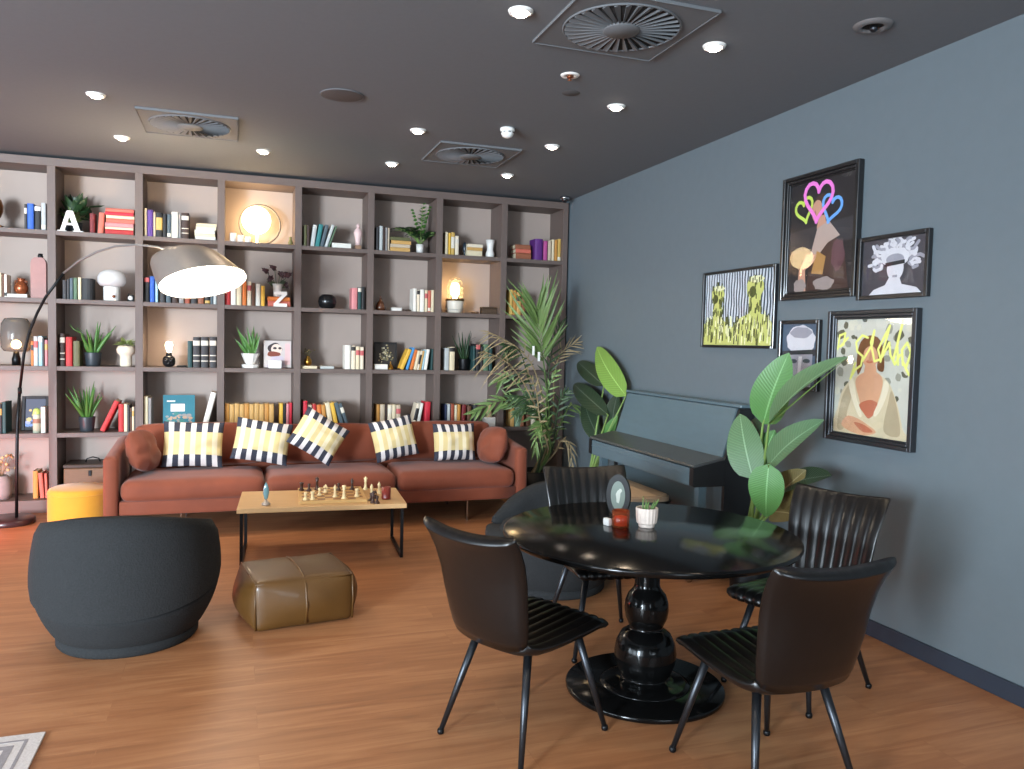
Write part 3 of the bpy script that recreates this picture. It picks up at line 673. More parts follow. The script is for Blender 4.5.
tans = [(224.6+i*4.95, 224.6+(i+1)*4.95-.25, 403.6+.6*(i % 2), 'ochre' if i % 4 == 0 else 'tan', 0, 0) for i in range(11)] + [(279.4, 283, 403.4, 'yellow', 0, 3, 'gilt'), (283.4, 285.8, 404, 'black', 0, 0), (286.2, 288.8, 404, 'pink', 0, 0), (289.2, 292, 403, 'crimson', 0, 0)]
books(3, 4, tans[:10]+tans[11:])
# ---- column 4
books(4, 1, [(303.6, 306.6, 225, 'olive', 0, 0), (307, 309.6, 225.5, 'dark brown', 0, 0), (310.4, 314.4, 225, 'silver', 7, 0), (315, 319.4, 224.5, 'teal', 10, 0), (320, 323.6, 225, 'slate', 13, 0), (324.4, 327.6, 225, 'silver', 17, 0), (328, 329.6, 226, 'green', 19, 0)])
stack(4, 1, 332, 351, [243], ['white'])
p, w = onshelf(4, 1, 353, 361.4, .26, .12)
t = thing('pink_statuette', 'slender pale pink statuette on a small brown block', 'figurine', p)
MB().box(-.03, .03, -.03, .03, 0, .045, ch=.004).build('block', mat('block_tan', (150, 116, 92), .7), t)
MB().lathe([(0, .0455), (.022, .05), (.026, .09), (.034, .13), (.042, .165), (.036, .195), (.018, .215), (.014, .222)], 16, sy=.7).ball((0, -.002, .24), .019, 0, 12, 8, 1.2).build('figure', m_pale, t)
p, w = onshelf(4, 2, 317.6, 336.8, .15, .17)
item('round_black_vase', 'round matt black bowl vase standing by itself on its shelf', 'vase', MB().lathe([(0, 0), (.045, 0), (.078, .025), (.092, .07), (.082, .115), (.055, .14), (.05, .143), (.046, .138), (.07, .1), (.07, .05), (0, .02)], 28), m_bowl, p)
books(4, 2, [(351.4, 357.4, 288, 'pink', 0, 0), (357.8, 361.2, 287.5, 'dark teal', 0, 5, 'pale'), (361.6, 364.8, 287, 'black', 0, 0)])
stack(4, 3, 301.4, 317, [365.9], ['cream'], where=' under the brass vase')
p = Vector((atY(308, 360, .12).x, .12, rz(3)+.024))
zt = rz(3)
t = thing('brass_bud_vase', 'small brass bud vase with dry sprigs on a flat book', 'vase', p)
MB().lathe([(0, 0), (.02, 0), (.038, .03), (.036, .06), (.018, .085), (.022, .1), (.016, .1), (0, .06)], 18).build('body', m_brass, t)
mb = MB(); q = random.Random(6)
for i in range(12):
    a = q.uniform(0, 2*PI); s = q.uniform(.02, .09); z = q.uniform(.1, .16); mb.tube([(0, 0, .06), (s*.5*math.cos(a), s*.3*math.sin(a), z), (s*math.cos(a), s*.5*math.sin(a), z+.01)], [.0016, .0014, .001], 4); mb.ball((s*math.cos(a), s*.5*math.sin(a), z+.01), .008, 0, 6, 5)
mb.build('sprigs', mat('dry_olive', (96, 84, 52), .8), t)
stack(4, 3, 320.4, 334, [366.2], ['silver'], where=' by the brass vase')
books(4, 3, [(344.8, 350.6, 345.2, 'white', 0, 0), (351.2, 355.4, 346, 'ivory', 0, 5, 'dark'), (355.8, 359.6, 346.5, 'cream', 0, 1, 'rose'), (360, 363.6, 347, 'ivory', 0, 1, 'rose')])
books(4, 4, [(303, 307.2, 401, 'crimson', 0, 0), (307.8, 311.8, 405, 'beige', 0, 0), (312.4, 316, 404, 'red', 0, 0), (316.6, 321.6, 405, 'orange', -3, 0), (322.4, 326.4, 405, 'ochre', -5, 0), (327.4, 332, 403, 'cream', -10, 0), (332.6, 336.6, 403, 'yellow', -12, 0), (338, 342, 403, 'slate', -16, 0), (342.6, 346, 404, 'slate', -19, 1, 'pale')])
# ---- column 5
books(5, 1, [(376.2, 378.8, 227, 'charcoal', 0, 0), (379.4, 382.6, 226, 'silver', 0, 0), (383, 385, 227, 'dark brown', 0, 0), (385.4, 387.4, 227.6, 'grey', 0, 0), (387.8, 389.4, 228, 'beige', 0, 0)])
stack(5, 1, 390.6, 410.4, [247.5, 244, 240.4, 237], ['tan', 'beige', 'tan', 'olive'])
p, w = onshelf(5, 1, 414, 424, .13, .16); occ[(5, 1)].pop()
t = thing('fern_plant', 'dark feathery fern in a slim white pot on the top shelf', 'potted plant', p)
MB().lathe([(0, 0), (.034, 0), (.042, .1), (.037, .1), (0, .09)], 18).build('pot', m_white, t)
mb = MB(); q = random.Random(12)
for i in range(26):
    a = q.uniform(-PI, PI); up = i < 5; L = q.uniform(.26, .4)
    out = Vector((math.cos(a), math.sin(a)*.55, 0))*(.35 if up else 1); b = Vector((0, 0, .09))
    pts = [b+out*L*.8*u+Vector((0, 0, (1.05 if up else .75)*L*u*(1.4-u*(.35 if up else .9)))) for u in [k/8 for k in range(9)]]
    mb.tube(pts, [.0025]*8+[.001], 4, 1)
    for k in range(2, 9):
        d = (pts[k]-pts[k-1]).normalized(); sd = d.cross(Vector((0, 0, 1)))
        sd = sd.normalized() if sd.length > .01 else Vector((1, 0, 0))
        for s in (-1, 1): mb.leaf(pts[k], pts[k]+(sd*s+d*.5).normalized()*.085*(1.15-k/12), .036, (0, -.5, 1), 0 if not up else 2, 4)
niche_clamp(mb, p, 5); mb.build('foliage', [m_leafd, m_stem, m_leaf], t)
p, w = onshelf(5, 2, 375, 386.4, .15, .14)
item('teardrop_bottle', 'brown teardrop shaped bottle with a thin neck', 'bottle', MB().lathe([(0, 0), (.04, 0), (.053, .02), (.052, .045), (.036, .08), (.014, .105), (.01, .14), (.014, .148), (.006, .148), (0, .12)], 22), m_amber, p)
p, w = onshelf(5, 2, 391.4, 401.4, .05, .12)
item('white_dish', 'small white lidded dish between the teardrop bottle and white books', 'dish', MB().box(-w, w, -.03, .03, 0, .026, ch=.004).box(-w-.002, w+.002, -.032, .032, .027, .035, ch=.002), m_white, p)
p, w = onshelf(5, 2, 402.4, 411.6, .06, .12)
mb = MB()
for i in range(9): mb.ball((-.035+.0085*i, .012*math.sin(i*1.7), .011), .0105, 0, 8, 6)
item('bead_string', 'string of dark wooden beads lying next to the white books', 'beads', mb, mat('bead_wood', (64, 44, 34), .4), p)
books(5, 2, [(413, 416.4, 288.5, 'white', 0, 0), (416.8, 419.6, 290, 'ivory', 0, 5, 'dark'), (420, 424.2, 289.5, 'white', 0, 0), (424.6, 427.4, 290, 'cream', 0, 1, 'rose'), (427.8, 430.6, 290.5, 'salmon', 0, 3, 'pale'), (431, 433.8, 290, 'cream', 0, 0)])
x0 = atY(374.2, 350, .2).x; x1 = atY(397, 350, .2).x; wd = x1-x0; hh = .275
t = thing('framed_flower_print', 'dark framed print of pale flowers standing on the shelf', 'picture', M=T(max(x0, cx0(5)+.004), .2, rz(3)+.003) @ R(-6, 'X'))
frame_box(t, wd, hh, .018, .02, m_frame, None, None)
mb = MB().box(.015, wd-.015, -.008, -.002, .015, hh-.015, 0); q = random.Random(3)
for i in range(60):
    a = wd*(.5+q.gauss(0, .15)); b = hh*(.5+q.gauss(0, .17)); s = q.uniform(.004, .012)
    a = min(max(a, .03), wd-.03); b = min(max(b, .03), hh-.03)
    mb.prism([(a+s*math.cos(k*1.26+i), b+s*math.sin(k*1.26+i)) for k in range(5)], -.0085-i*.00002, -.008, 1+i % 3)
mb.build('print', [mat('print_black', (40, 34, 30), .5), mat('petal_pale', (196, 186, 156), .5), mat('petal_gold', (150, 134, 92), .5), mat('petal_olive', (104, 100, 74), .5)], t)
stack(5, 3, 374.6, 387.6, [364.2], ['white'], yb=.06, yd=.1, where=' before the flower print')
p = Vector((atY(390.6, 360, .09).x, .09, rz(3)+.0005))
item('brass_bell', 'small dark brass bell in front of the flower print', 'bell', MB().lathe([(0, .0), (.03, 0), (.028, .012), (.02, .03), (.012, .05), (.006, .055), (.006, .07), (.01, .075), (0, .085)], 18), m_brass, p)
occ[(5, 3)] = [[(x0, 0), (x1, 0), (x1, hh), (x0, hh)]]
books(5, 3, [(398.6, 402.4, 350, 'yellow', 23, 0), (405, 407.6, 348, 'sky blue', 17, 0), (408.4, 411.6, 350, 'orange', 14, 0), (412, 414.8, 351, 'cream', 12, 0), (415.2, 417.2, 351, 'ivory', 11, 4, 'dark'), (417.6, 419.6, 351, 'tan', 10, 0), (420, 421.8, 350, 'pale blue', 9, 0), (422, 425, 349.5, 'white', 8, 0), (432.2, 433.8, 349, 'dark teal', 2, 0)])
books(5, 4, [(376.4, 379.6, 404.5, 'ochre', 0, 0), (380, 384.6, 404.5, 'beige', 0, 0), (385.2, 387.2, 404, 'dark brown', 0, 0), (387.6, 391.6, 404.8, 'ivory', 0, 1, 'pale'), (392, 395.6, 404.6, 'cream', 0, 0), (396, 400.4, 405, 'beige', 0, 1, 'rose')])
books(5, 4, [(411.6, 414.8, 404, 'ivory', 13, 4, 'dark'), (416, 419, 403.5, 'white', 10, 0), (424, 429.6, 402, 'crimson', 2, 0)])
# ---- column 6
books(6, 1, [(445.2, 447.8, 232, 'cream', 0, 0), (448.4, 450.6, 233, 'yellow', 0, 0), (451, 454.6, 232.4, 'gold', 0, 4, 'pale'), (455, 458.6, 236, 'ivory', 0, 1)])
p, w = onshelf(6, 1, 461, 466.6, .17, .14)
item('blue_bird_ornament', 'small dark blue oval ornament on a foot next to stacked cream books', 'ornament', MB().lathe([(0, 0), (.018, 0), (.018, .012), (.007, .025), (.018, .05), (.026, .085), (.022, .125), (.008, .15), (0, .155)], 18), mat('dark_blue_glaze', (40, 50, 60), .3), p)
stack(6, 1, 467.4, 482.4, [250.4, 247.4, 244], ['cream', 'tan', 'ivory'])
p, w = onshelf(6, 1, 484, 494, .2, .13)
item('waisted_white_vase', 'glossy white vase with a narrow waist on the top shelf', 'vase', MB().lathe([(0, 0), (.036, 0), (.046, .02), (.046, .05), (.034, .085), (.036, .12), (.048, .19), (.042, .19), (.028, .11), (0, .06)], 24), m_white, p)
p, w = onshelf(6, 2, 444.6, 465, .4, .17)
t = thing('jar_lamp', 'lit lamp of a clear glass dome over a banded ceramic jar', 'lamp', p)
w = .1
MB().lathe([(0, 0), (w*.72, 0), (w*.82, .02), (w*.97, .1), (w, .15), (w*.9, .15), (w*.86, .03), (0, .02)], 28).build('base', mat('lamp_ceramic', (214, 206, 192), .4, var=.06), t)
MB().lathe([(w*1.004, .128), (w*1.012, .13), (w*1.012, .152), (w*.9, .152)], 28).build('rim', mat('bronze_rim', (112, 88, 52), .4, .7), t)
MB().lathe([(w*.86, .153), (w*.88, .25), (w*.78, .33), (w*.5, .375), (0, .39)], 28).build('dome', m_clear, t)
MB().lathe([(0, .06), (.022, .06), (.022, .17), (.045, .21), (.05, .26), (.035, .31), (0, .325)], 20).build('bulb', glow('jar_glow', (255, 222, 168), 26), t)
p, w = onshelf(6, 2, 470.6, 480.4, .05, .12)
mb = MB()
for i in range(8): mb.ball((-.034+.0095*i, .014*math.sin(i*2.1), .012), .0115, 0, 8, 6)
item('bead_string', 'brown bead string beside the lit jar lamp', 'beads', mb, mat('bead_brown', (110, 76, 46), .4), p)
p, w = onshelf(6, 2, 481.4, 499, .09, .13)
t = thing('carved_box', 'carved dark brown wooden box beside the brown beads', 'box', p)
MB().box(-w, w, -.05, .05, 0, .06, ch=.004).build('body', mat('carved_wood', (70, 52, 36), .6, var=.4, scale=60, bump=.5), t)
MB().box(-w-.003, w+.003, -.053, .053, .0605, .078, ch=.005).build('lid', _mats['carved_wood'], t)
books(6, 3, [(444.4, 449, 348, 'silver', 0, 0), (449.4, 454.6, 347, 'cream', 0, 5, 'dark')])
p, w = onshelf(6, 3, 459.4, 471, .2, .14)
aloe('aloe_plant', 'small dark aloe in a black pot between cream and teal books', p, w, .12, .33, 15, .5, m_leafd, m_black, 21, wl=.03, gap=(455.5, 472.2, .32))
books(6, 3, [(472.8, 475.2, 346, 'dark teal', 0, 0), (475.8, 480, 344, 'black', 0, 5, 'rose'), (480.4, 482.6, 347, 'charcoal', 0, 0), (483.4, 488.4, 344.4, 'green', 0, 0), (489, 492, 347, 'dark teal', 0, 0)])
books(6, 4, [(444.6, 446.8, 404.5, 'navy', 0, 0), (447.2, 450, 404, 'silver', 0, 0), (450.6, 454, 404, 'rust', 0, 0), (454.4, 456.8, 405, 'cream', 0, 0), (457.2, 460.2, 404.6, 'ochre', 0, 0), (460.8, 465, 405, 'dark red', 3, 0), (467, 471, 406, 'brown', 0, 0), (473, 477, 405, 'charcoal', 0, 0)])
p, w = onshelf(6, 4, 486, 499, .1, .1)
t = thing('cream_candle', 'cream candle standing on a white block behind the sofa end', 'candle', p)
MB().box(-.06, .06, -.05, .05, 0, .1, ch=.004).build('block', m_white, t)
MB().lathe([(0, .1005), (.03, .1005), (.03, .15), (.022, .17), (.022, .235), (0, .237)], 18).build('wax', mat('candle_wax', (214, 190, 150), .5), t)
# ---- column 7
stack(7, 1, 516, 531, [253, 249, 244.6], ['russet', 'salmon', 'russet'])
books(7, 1, [(534.4, 542.6, 239, 'violet', 0, 0), (543.2, 547.2, 241, 'magenta', 0, 0), (547.7, 551, 241, 'beige', 0, 0), (551.5, 554, 239.6, 'cream', 0, 0), (554.4, 557.2, 240, 'ochre', 0, 0), (557.7, 560.6, 239, 'gold', 0, 3, 'pale')])
books(7, 2, [(509.6, 512.6, 289.6, 'gold', 0, 0), (513, 516, 290.5, 'ochre', 0, 0), (516.6, 521, 292.5, 'tan', 0, 1, 'dark'), (521.4, 525, 292, 'russet', 0, 0)])
books(7, 4, [(510, 514, 408, 'tan', 0, 0), (515, 519, 406, 'pale green', 0, 0), (520, 524, 408, 'russet', 0, 0), (526, 530, 408, 'brown', 0, 0), (531, 535, 407, 'ivory', 0, 0), (540, 545, 409, 'russet', 0, 1)])
# ------------------------------------------------------------------ sofa
so = thing('sofa', 'long rust velvet three seat sofa in front of the bookcase', 'sofa', (2.29, -.75, 0))
def S(mb, n, m=m_rust): return mb.build(n, m, so)
S(MB().soft(0, -.03, .245, 3.29, .82, .12, .02, 6), 'seat_base')
for sx in (-1, 1):
    mb = MB(); V = []; Fs = []
    # arm: tapered slab, rounded over the top, rising a little towards the back
    n = 12; ys = [-.45, -.43, -.36, -.1, .2, .42, .47]
    for i, y in enumerate(ys):
        u = (y+.45)/.92; zt = .655+.075*u; ins = .02 if i in (0, len(ys)-1) else 0
        for k in range(n+1):
            a = PI*k/n; V.append((sx*(1.70)+math.cos(a)*(.052-ins), y, zt-.03+math.sin(a)*(.03-ins*.6)))
        V += [(sx*1.70-.052+ins, y, .19), (sx*1.70+.052-ins, y, .19)]
    k = n+3
    for i in range(len(ys)-1):
        for j in range(k): Fs.append([i*k+j, i*k+(j+1) % k, (i+1)*k+(j+1) % k, (i+1)*k+j])
    Fs += [list(range(k))[::-1], [(len(ys)-1)*k+j for j in range(k)]]
    mb.add(V, Fs, 0, True); o = S(mb, 'arm'); 
    md = o.modifiers.new('edge', 'BEVEL'); md.width = .012; md.segments = 2; md.limit_method = 'ANGLE'; md.angle_limit = 1.0
S(MB().soft(0, .40, .47, 3.24, .14, .56, .06, 8, bulge=(0, .0, .0)), 'backrest')
for i in range(3):
    S(MB().soft((i-1)*1.095, -.115, .376, 1.08, .70, .175, .07, 14, bulge=(.004, .014, .014), wob=.006, seed=i*3), 'seat_cushion')
for i, (dz, w) in enumerate(((.02, 1.06), (0, 1.06), (.01, 1.06))):
    S(MB().soft((i-1)*1.08, .28, .645+dz/2, w, .15, .33+dz, .06, 12, bulge=(0, .03, .02), wob=.008, seed=20+i, M=T(0, .28, .6) @ R(-6, 'X') @ T(0, -.28, -.6)), 'back_cushion')
for sx in (-1, 1):
    for sy in (-.35, .36): S(MB().box(sx*1.2-.004-(.0), sx*1.2+.008, sy-.03, sy+.03, 0, .186).box(sx*1.2-.03, sx*1.2+.03, sy-.04, sy+.04, .184, .19), 'leg', m_chrome)
# loose cushions
def pillow_mb(w, h, T_, n=18, seed=0, pinch=.05, wr=.016, rd=.1):
    mb = MB(); V = []; Fs = []; uv = []
    for sd in (1, -1):
        o = len(V)
        for i in range(n+1):
            for j in range(n+1):
                u = math.sin((i/n-.5)*PI); v = math.sin((j/n-.5)*PI)
                x = u*w/2*(1-pinch*(1-v*v))*math.sqrt(1-rd*v*v/2); z = v*h/2*(1-pinch*(1-u*u))*math.sqrt(1-rd*u*u/2)
                th = T_/2*((1-abs(u)**2.6)*(1-abs(v)**2.6))**.55
                nz = noise.noise(Vector((u*2.2+seed, v*2.6, sd*2.+seed)))*wr*min(1, th/(T_*.2)) + (math.sin(v*8+u*5*math.sin(seed+v)+seed)*.4+noise.noise(Vector((u*5-seed, v*6, seed)))*.6)*wr*.55*min(1, th/(T_*.2))
                V.append((x, -sd*(th+nz*1.), z)); uv.append(((u+1)/2, (v+1)/2))
        for i in range(n):
            for j in range(n):
                a = o+i*(n+1)+j; q = [a, a+n+1, a+n+2, a+1]; Fs.append(q if sd > 0 else q[::-1])
    mb.add(V, Fs, 0, True); mb.uv = uv; return mb
def stripe_mat():
    m = bpy.data.materials.new('striped_cushion_fabric'); m.use_nodes = True; nt = m.node_tree; b = nt.nodes['Principled BSDF']; L = nt.links.new
    uv = nt.nodes.new('ShaderNodeUVMap'); sp = nt.nodes.new('ShaderNodeSeparateXYZ'); L(uv.outputs[0], sp.inputs[0])
    def M(op, a, b_=None, v=None):
        k = nt.nodes.new('ShaderNodeMath'); k.operation = op
        L(a, k.inputs[0])
        if b_ is not None: L(b_, k.inputs[1])
        if v is not None: k.inputs[1].default_value = v
        return k.outputs[0]
    fr = M('FRACT', M('ADD', M('MULTIPLY', sp.outputs[0], v=5.4), v=.05)); st = M('GREATER_THAN', fr, v=.52)
    bd = M('LESS_THAN', M('ABSOLUTE', M('SUBTRACT', sp.outputs[1], v=.5)), v=.255)
    m1 = nt.nodes.new('ShaderNodeMix'); m1.data_type = 'RGBA'; m1.inputs[6].default_value = lin((48, 50, 62)); m1.inputs[7].default_value = lin((214, 206, 202)); L(st, m1.inputs[0])
    m2 = nt.nodes.new('ShaderNodeMix'); m2.data_type = 'RGBA'; m2.inputs[6].default_value = lin((208, 186, 132)); m2.inputs[7].default_value = lin((220, 205, 170)); L(st, m2.inputs[0])
    m3 = nt.nodes.new('ShaderNodeMix'); m3.data_type = 'RGBA'; L(bd, m3.inputs[0]); L(m1.outputs[2], m3.inputs[6]); L(m2.outputs[2], m3.inputs[7])
    L(m3.outputs[2], b.inputs['Base Color']); b.inputs['Roughness'].default_value = .85
    nz = nt.nodes.new('ShaderNodeTexNoise'); nz.inputs['Scale'].default_value = 14; tc = nt.nodes.new('ShaderNodeTexCoord'); L(tc.outputs['Object'], nz.inputs['Vector'])
    bp = nt.nodes.new('ShaderNodeBump'); bp.inputs['Strength'].default_value = .35; bp.inputs['Distance'].default_value = .02; L(nz.outputs['Fac'], bp.inputs['Height']); L(bp.outputs[0], b.inputs['Normal'])
    return m
m_stripe = stripe_mat()
def settle(o, zmin, ymax, x0=-9, x1=9):
    bpy.context.view_layer.update(); W = [o.matrix_world @ v.co for v in o.data.vertices]
    dz = max(0, zmin-min(w.z for w in W)); dy = min(0, ymax-max(w.y for w in W))
    dx = max(0, x0-min(w.x for w in W)) + min(0, x1-max(w.x for w in W))
    o.location = o.location + Vector((dx, dy, min(dz, .1)))
PIL = [(193.5, 450, .50, .40, 2, 0, 'upright beside the rust end cushion'), (262, 447.5, .49, .38, 9, -4, 'tilted a little, second from the arc lamp'), (318.5, 445, .44, .38, 33, 4, 'turned diagonally in the middle of the sofa'),
       (393.5, 441, .42, .39, -11, 3, 'leaning over, second from the palm'), (453.5, 443, .42, .365, 0, 0, 'upright at the end nearest the palm')]
for i, (px, py, w, h, roll, yaw, lb) in enumerate(PIL):
    yy = (-.70, -.70, -.84, -.72, -.70)[i]
    c = atY(px, py, yy)
    o = pillow_mb(w, h, .20, n=26, seed=i*3.1, wr=.02, pinch=.075).build('striped_cushion', m_stripe)
    o.matrix_world = T(c.x, yy, c.z+.004) @ R(yaw, 'Z') @ R(-14, 'X') @ R(roll, 'Y')
    settle(o, .488, -.615)
    tag(o, 'navy and white striped cushion with yellow band, '+lb, 'cushion', 'striped cushions on the sofa')
for (px, py, yaw, roll, lb) in ((141, 462, 76, 8, 'plump rust velvet cushion slumped against the sofa arm by the yellow pouf'), (502, 456, -78, -6, 'plump rust velvet cushion against the sofa arm by the palm')):
    c = atY(px, py, -.88); o = pillow_mb(.43, .35, .19, n=24, seed=px, wr=.014, pinch=.0, rd=.6).build('rust_cushion', m_rust)
    sx = -1 if px < 300 else 1
    o.matrix_world = T(c.x-sx*.01, -.88, c.z+.012) @ R(yaw, 'Z') @ R(-16, 'X') @ R(roll, 'Y')
    settle(o, .488, -.62, .665, 3.92)
    tag(o, lb, 'cushion', 'rust cushions on the sofa')
# ------------------------------------------------------------------ mustard pouf
t = thing('mustard_pouf', 'round mustard yellow velvet pouf at the end of the sofa', 'pouf', (.275, -.56, 0))
MB().lathe([(0, .004), (.22, .004), (.236, .03), (.24, .06), (.24, .28)], 40).build('side', m_yellow, t)
MB().lathe([(.24, .281), (.239, .298), (.23, .316), (.205, .327), (0, .331)], 40).build('top', m_yellow, t)
MB().tube([(.2405*math.cos(2*PI*i/48), .2405*math.sin(2*PI*i/48), .2805) for i in range(48)], .0035, 6, closed=True).build('piping', m_yellow, t)
# ------------------------------------------------------------------ arc lamp
bx_, by_ = -.29, -.36
t = thing('arc_floor_lamp', 'tall arc floor lamp with a metallic shade reaching over the sofa end', 'lamp', (bx_, by_, 0))
MB().lathe([(0, 0), (.19, 0), (.195, .008), (.195, .04), (.18, .05), (.02, .052), (0, .052)], 40).build('base', mat('dark_marble', (52, 36, 38), .3, var=.3, scale=14), t)
arc = [(16.6, 517, 0), (16.8, 470, 0), (17.4, 424, 0), (19.8, 390, .0), (24, 354, .04), (29, 333, .08), (37, 313.5, .14), (45.4, 297.4, .22), (63.6, 273.2, .34), (78.7, 261, .45), (97, 251.8, .56), (115, 246.4, .68), (136, 244.7, .80), (157, 246.8, .91), (173, 252, 1.0)]
pts = []
for (a, b, u) in arc:
    q = atY(a, b, by_-.02-u*.84); pts.append(q-Vector((bx_, by_, 0)))
pts[0].z = .05
k = 9
MB().tube(pts[:4], .0125, 10).build('pole', m_black, t)
MB().tube(pts[3:k], [.011]*(k-3), 10).build('arm', m_black, t)
MB().tube(pts[k-1:], [.009]*(len(pts)-k+1), 10).build('arm_extension', mat('steel_grey', (120, 118, 116), .4, .3), t)
MB().tube([pts[3]-Vector((0, 0, .03)), pts[3]+Vector((0, 0, .02))], .016, 12).build('collar', m_black, t)
Bc = atY(203.5, 282.5, -1.2)-Vector((bx_, by_, 0)); vw = ray(203.5, 282.5).normalized(); Rl = vw.cross(Vector((0, 0, 1))).normalized(); Ul = Rl.cross(vw)
nrm = (-vw*.36 + (Rl*.19-Ul*.98)*.933).normalized()   # opening faces down, tipped towards the room
axn = -nrm; e1 = Rl*.98+Ul*.19; e1 = (e1-axn*e1.dot(axn)).normalized(); e2 = axn.cross(e1).normalized()
Tc = Bc + axn*.24 - e1*.115
m_shade_out = mat('brushed_shade', (128, 119, 112), .45, .3, var=.05, scale=40)
m_shade_in = mat('shade_lining', (244, 240, 232), .6, var=.02)
def ring(c, r, n=48): return [c+(e1*math.cos(2*PI*i/n)+e2*math.sin(2*PI*i/n))*r for i in range(n)]
mb = MB(); prof = [(0, .333), (.3, .31), (.6, .284), (.85, .26), (.97, .235), (1.0, .2)]
for inn in (0, 1):
    V = []; Fs = []
    for (u, r) in prof: V += ring(Bc+(Tc-Bc)*u-(axn*.004*inn if u > .5 else Vector((0, 0, 0))), r-.004*inn)
    for i in range(len(prof)-1):
        for j in range(48): q = [i*48+j, i*48+(j+1) % 48, (i+1)*48+(j+1) % 48, (i+1)*48+j]; Fs.append(q)
    mb.add(V, Fs, inn, True)
sh = mb.build('lamp_shade', [m_shade_out, m_shade_in], t)
mb = MB(); V = ring(Bc+axn*.012, .325)+[Bc+axn*.012]; mb.add(V, [[i, (i+1) % 48, 48] for i in range(48)], 0)
mb.build('diffuser', glow('diffuser_glow', (255, 240, 218), 14), sh)
# bulb light: upward spill through the open top
def light(name, kind, loc, power, col, parent=None, **kw):
    l = bpy.data.lights.new(name, kind); l.energy = power; l.color = col
    for k_, v_ in kw.items(): setattr(l, k_, v_)
    o = bpy.data.objects.new(name, l); C.objects.link(o); o.location = loc
    if parent is not None: o.parent = parent
    return o
light('lamp_bulb_light', 'POINT', Bc+(Tc-Bc)*.6, 14, (1, .78, .5), t, shadow_soft_size=.05)
# ------------------------------------------------------------------ coffee table
ct = thing('coffee_table', 'low oak coffee table on black metal frame legs', 'coffee table', (2.13, -1.885, 0), math.radians(-3.5))
MB().box(-.595, .595, -.325, .325, .375, .41, ch=.003).build('tabletop', m_oak, ct)
for sx in (-1, 1):
    x = sx*.565; f = .011
    MB().box(x-f, x+f, -.30, -.278, 0, .3745).box(x-f, x+f, .278, .30, 0, .3745).box(x-f, x+f, -.278, .278, 0, .022).box(x-f, x+f, -.278, .278, .3525, .3745).build('leg_frame', m_black, ct)
# chess
ZT = .4105
cb = thing('chess_board', 'wooden chess board on the coffee table', 'chess board', (2.2, -1.86, ZT), math.radians(-3.5))
MB().box(-.245, .245, -.27, .27, 0, .022, ch=.002).build('board', mat('board_maple', (206, 164, 104), .4, var=.12, scale=8, stretch=(1, 8, 8)), cb)
mb = MB()
for i in range(8):
    for j in range(8):
        if (i+j) % 2 == 0: mb.box(-.22+i*.055, -.22+(i+1)*.055, -.24+j*.06, -.24+(j+1)*.06, .0222, .0228)
mb.build('dark_square_pattern', mat('board_walnut', (140, 92, 52), .4), cb)
m_cw = mat('chess_boxwood', (232, 208, 158), .4, var=.06); m_cb = mat('chess_ebony', (62, 38, 28), .35, var=.1)
def piece(kind):
    s = .00134
    base = [(0, 0), (15, 0), (16, 3), (15, 6), (11, 9)]
    pr = {'pawn': base+[(7, 14), (5, 24), (8, 27), (6, 29), (9, 35), (8, 41), (0, 45)],
          'rook': base+[(9, 14), (8, 32), (11, 36), (12, 46), (8, 46), (8, 42), (0, 42)],
          'bishop': base+[(8, 16), (6, 36), (9, 39), (6, 41), (10, 50), (8, 58), (3, 64), (4, 67), (0, 70)],
          'queen': base+[(9, 18), (6, 46), (10, 50), (7, 53), (12, 68), (9, 70), (5, 71), (4, 76), (0, 78)],
          'king': base+[(9, 18), (7, 48), (11, 53), (8, 56), (12, 70), (8, 74), (0, 76)],
          'knight': base+[(10, 14), (9, 20), (0, 21)]}[kind]
    mb = MB().lathe([(r*s, z*s) for r, z in pr], 16)
    if kind == 'king': mb.box(-.003, .003, -.002, .002, .075, .092).box(-.008, .008, -.0025, .0025, .081, .087)
    if kind == 'knight': mb.prism([(-.01, .018), (.01, .018), (.009, .034), (.004, .041), (-.012, .034), (-.017, .039), (-.014, .049), (-.004, .057), (0, .064), (.008, .056), (.013, .042), (.012, .018)], -.006, .006)
    return mb
CH = [('pawn', 0, 305.5, 500, 'pale pawn at the front corner of the board by the glass ornament'), ('rook', 0, 312.5, 499.6, 'pale rook next to the corner pawn'), ('pawn', 0, 319.5, 495.5, 'pale pawn behind the pale rook'), ('knight', 0, 325.5, 492.5, 'pale knight behind the front row of the board'),
      ('bishop', 0, 335, 497, 'pale bishop near the middle of the front edge'), ('king', 0, 344, 498.6, 'pale king, tallest piece at the front edge'), ('rook', 0, 356.8, 496.6, 'pale rook standing by itself near the captured pieces'), ('queen', 0, 365.5, 489.6, 'pale queen at the back corner near the red cup'),
      ('rook', 1, 301.5, 490.4, 'dark rook at the far corner of the board'), ('pawn', 1, 309, 491, 'dark pawn between the dark rook and queen'), ('queen', 1, 317, 489.8, 'dark queen at the far edge of the board'), ('pawn', 1, 338.5, 490.4, 'dark pawn behind the pale bishop'), ('bishop', 1, 352, 489.6, 'dark bishop at the far edge by itself')]
for kd, dk, px, py, lb in CH:
    q = atZ(px, py, ZT+.0235)
    o = piece(kd).build('chess_'+kd, m_cb if dk else m_cw); o.location = (q.x, q.y, ZT+.0236)
    tag(o, lb, 'chess piece', 'chess pieces on the coffee table')
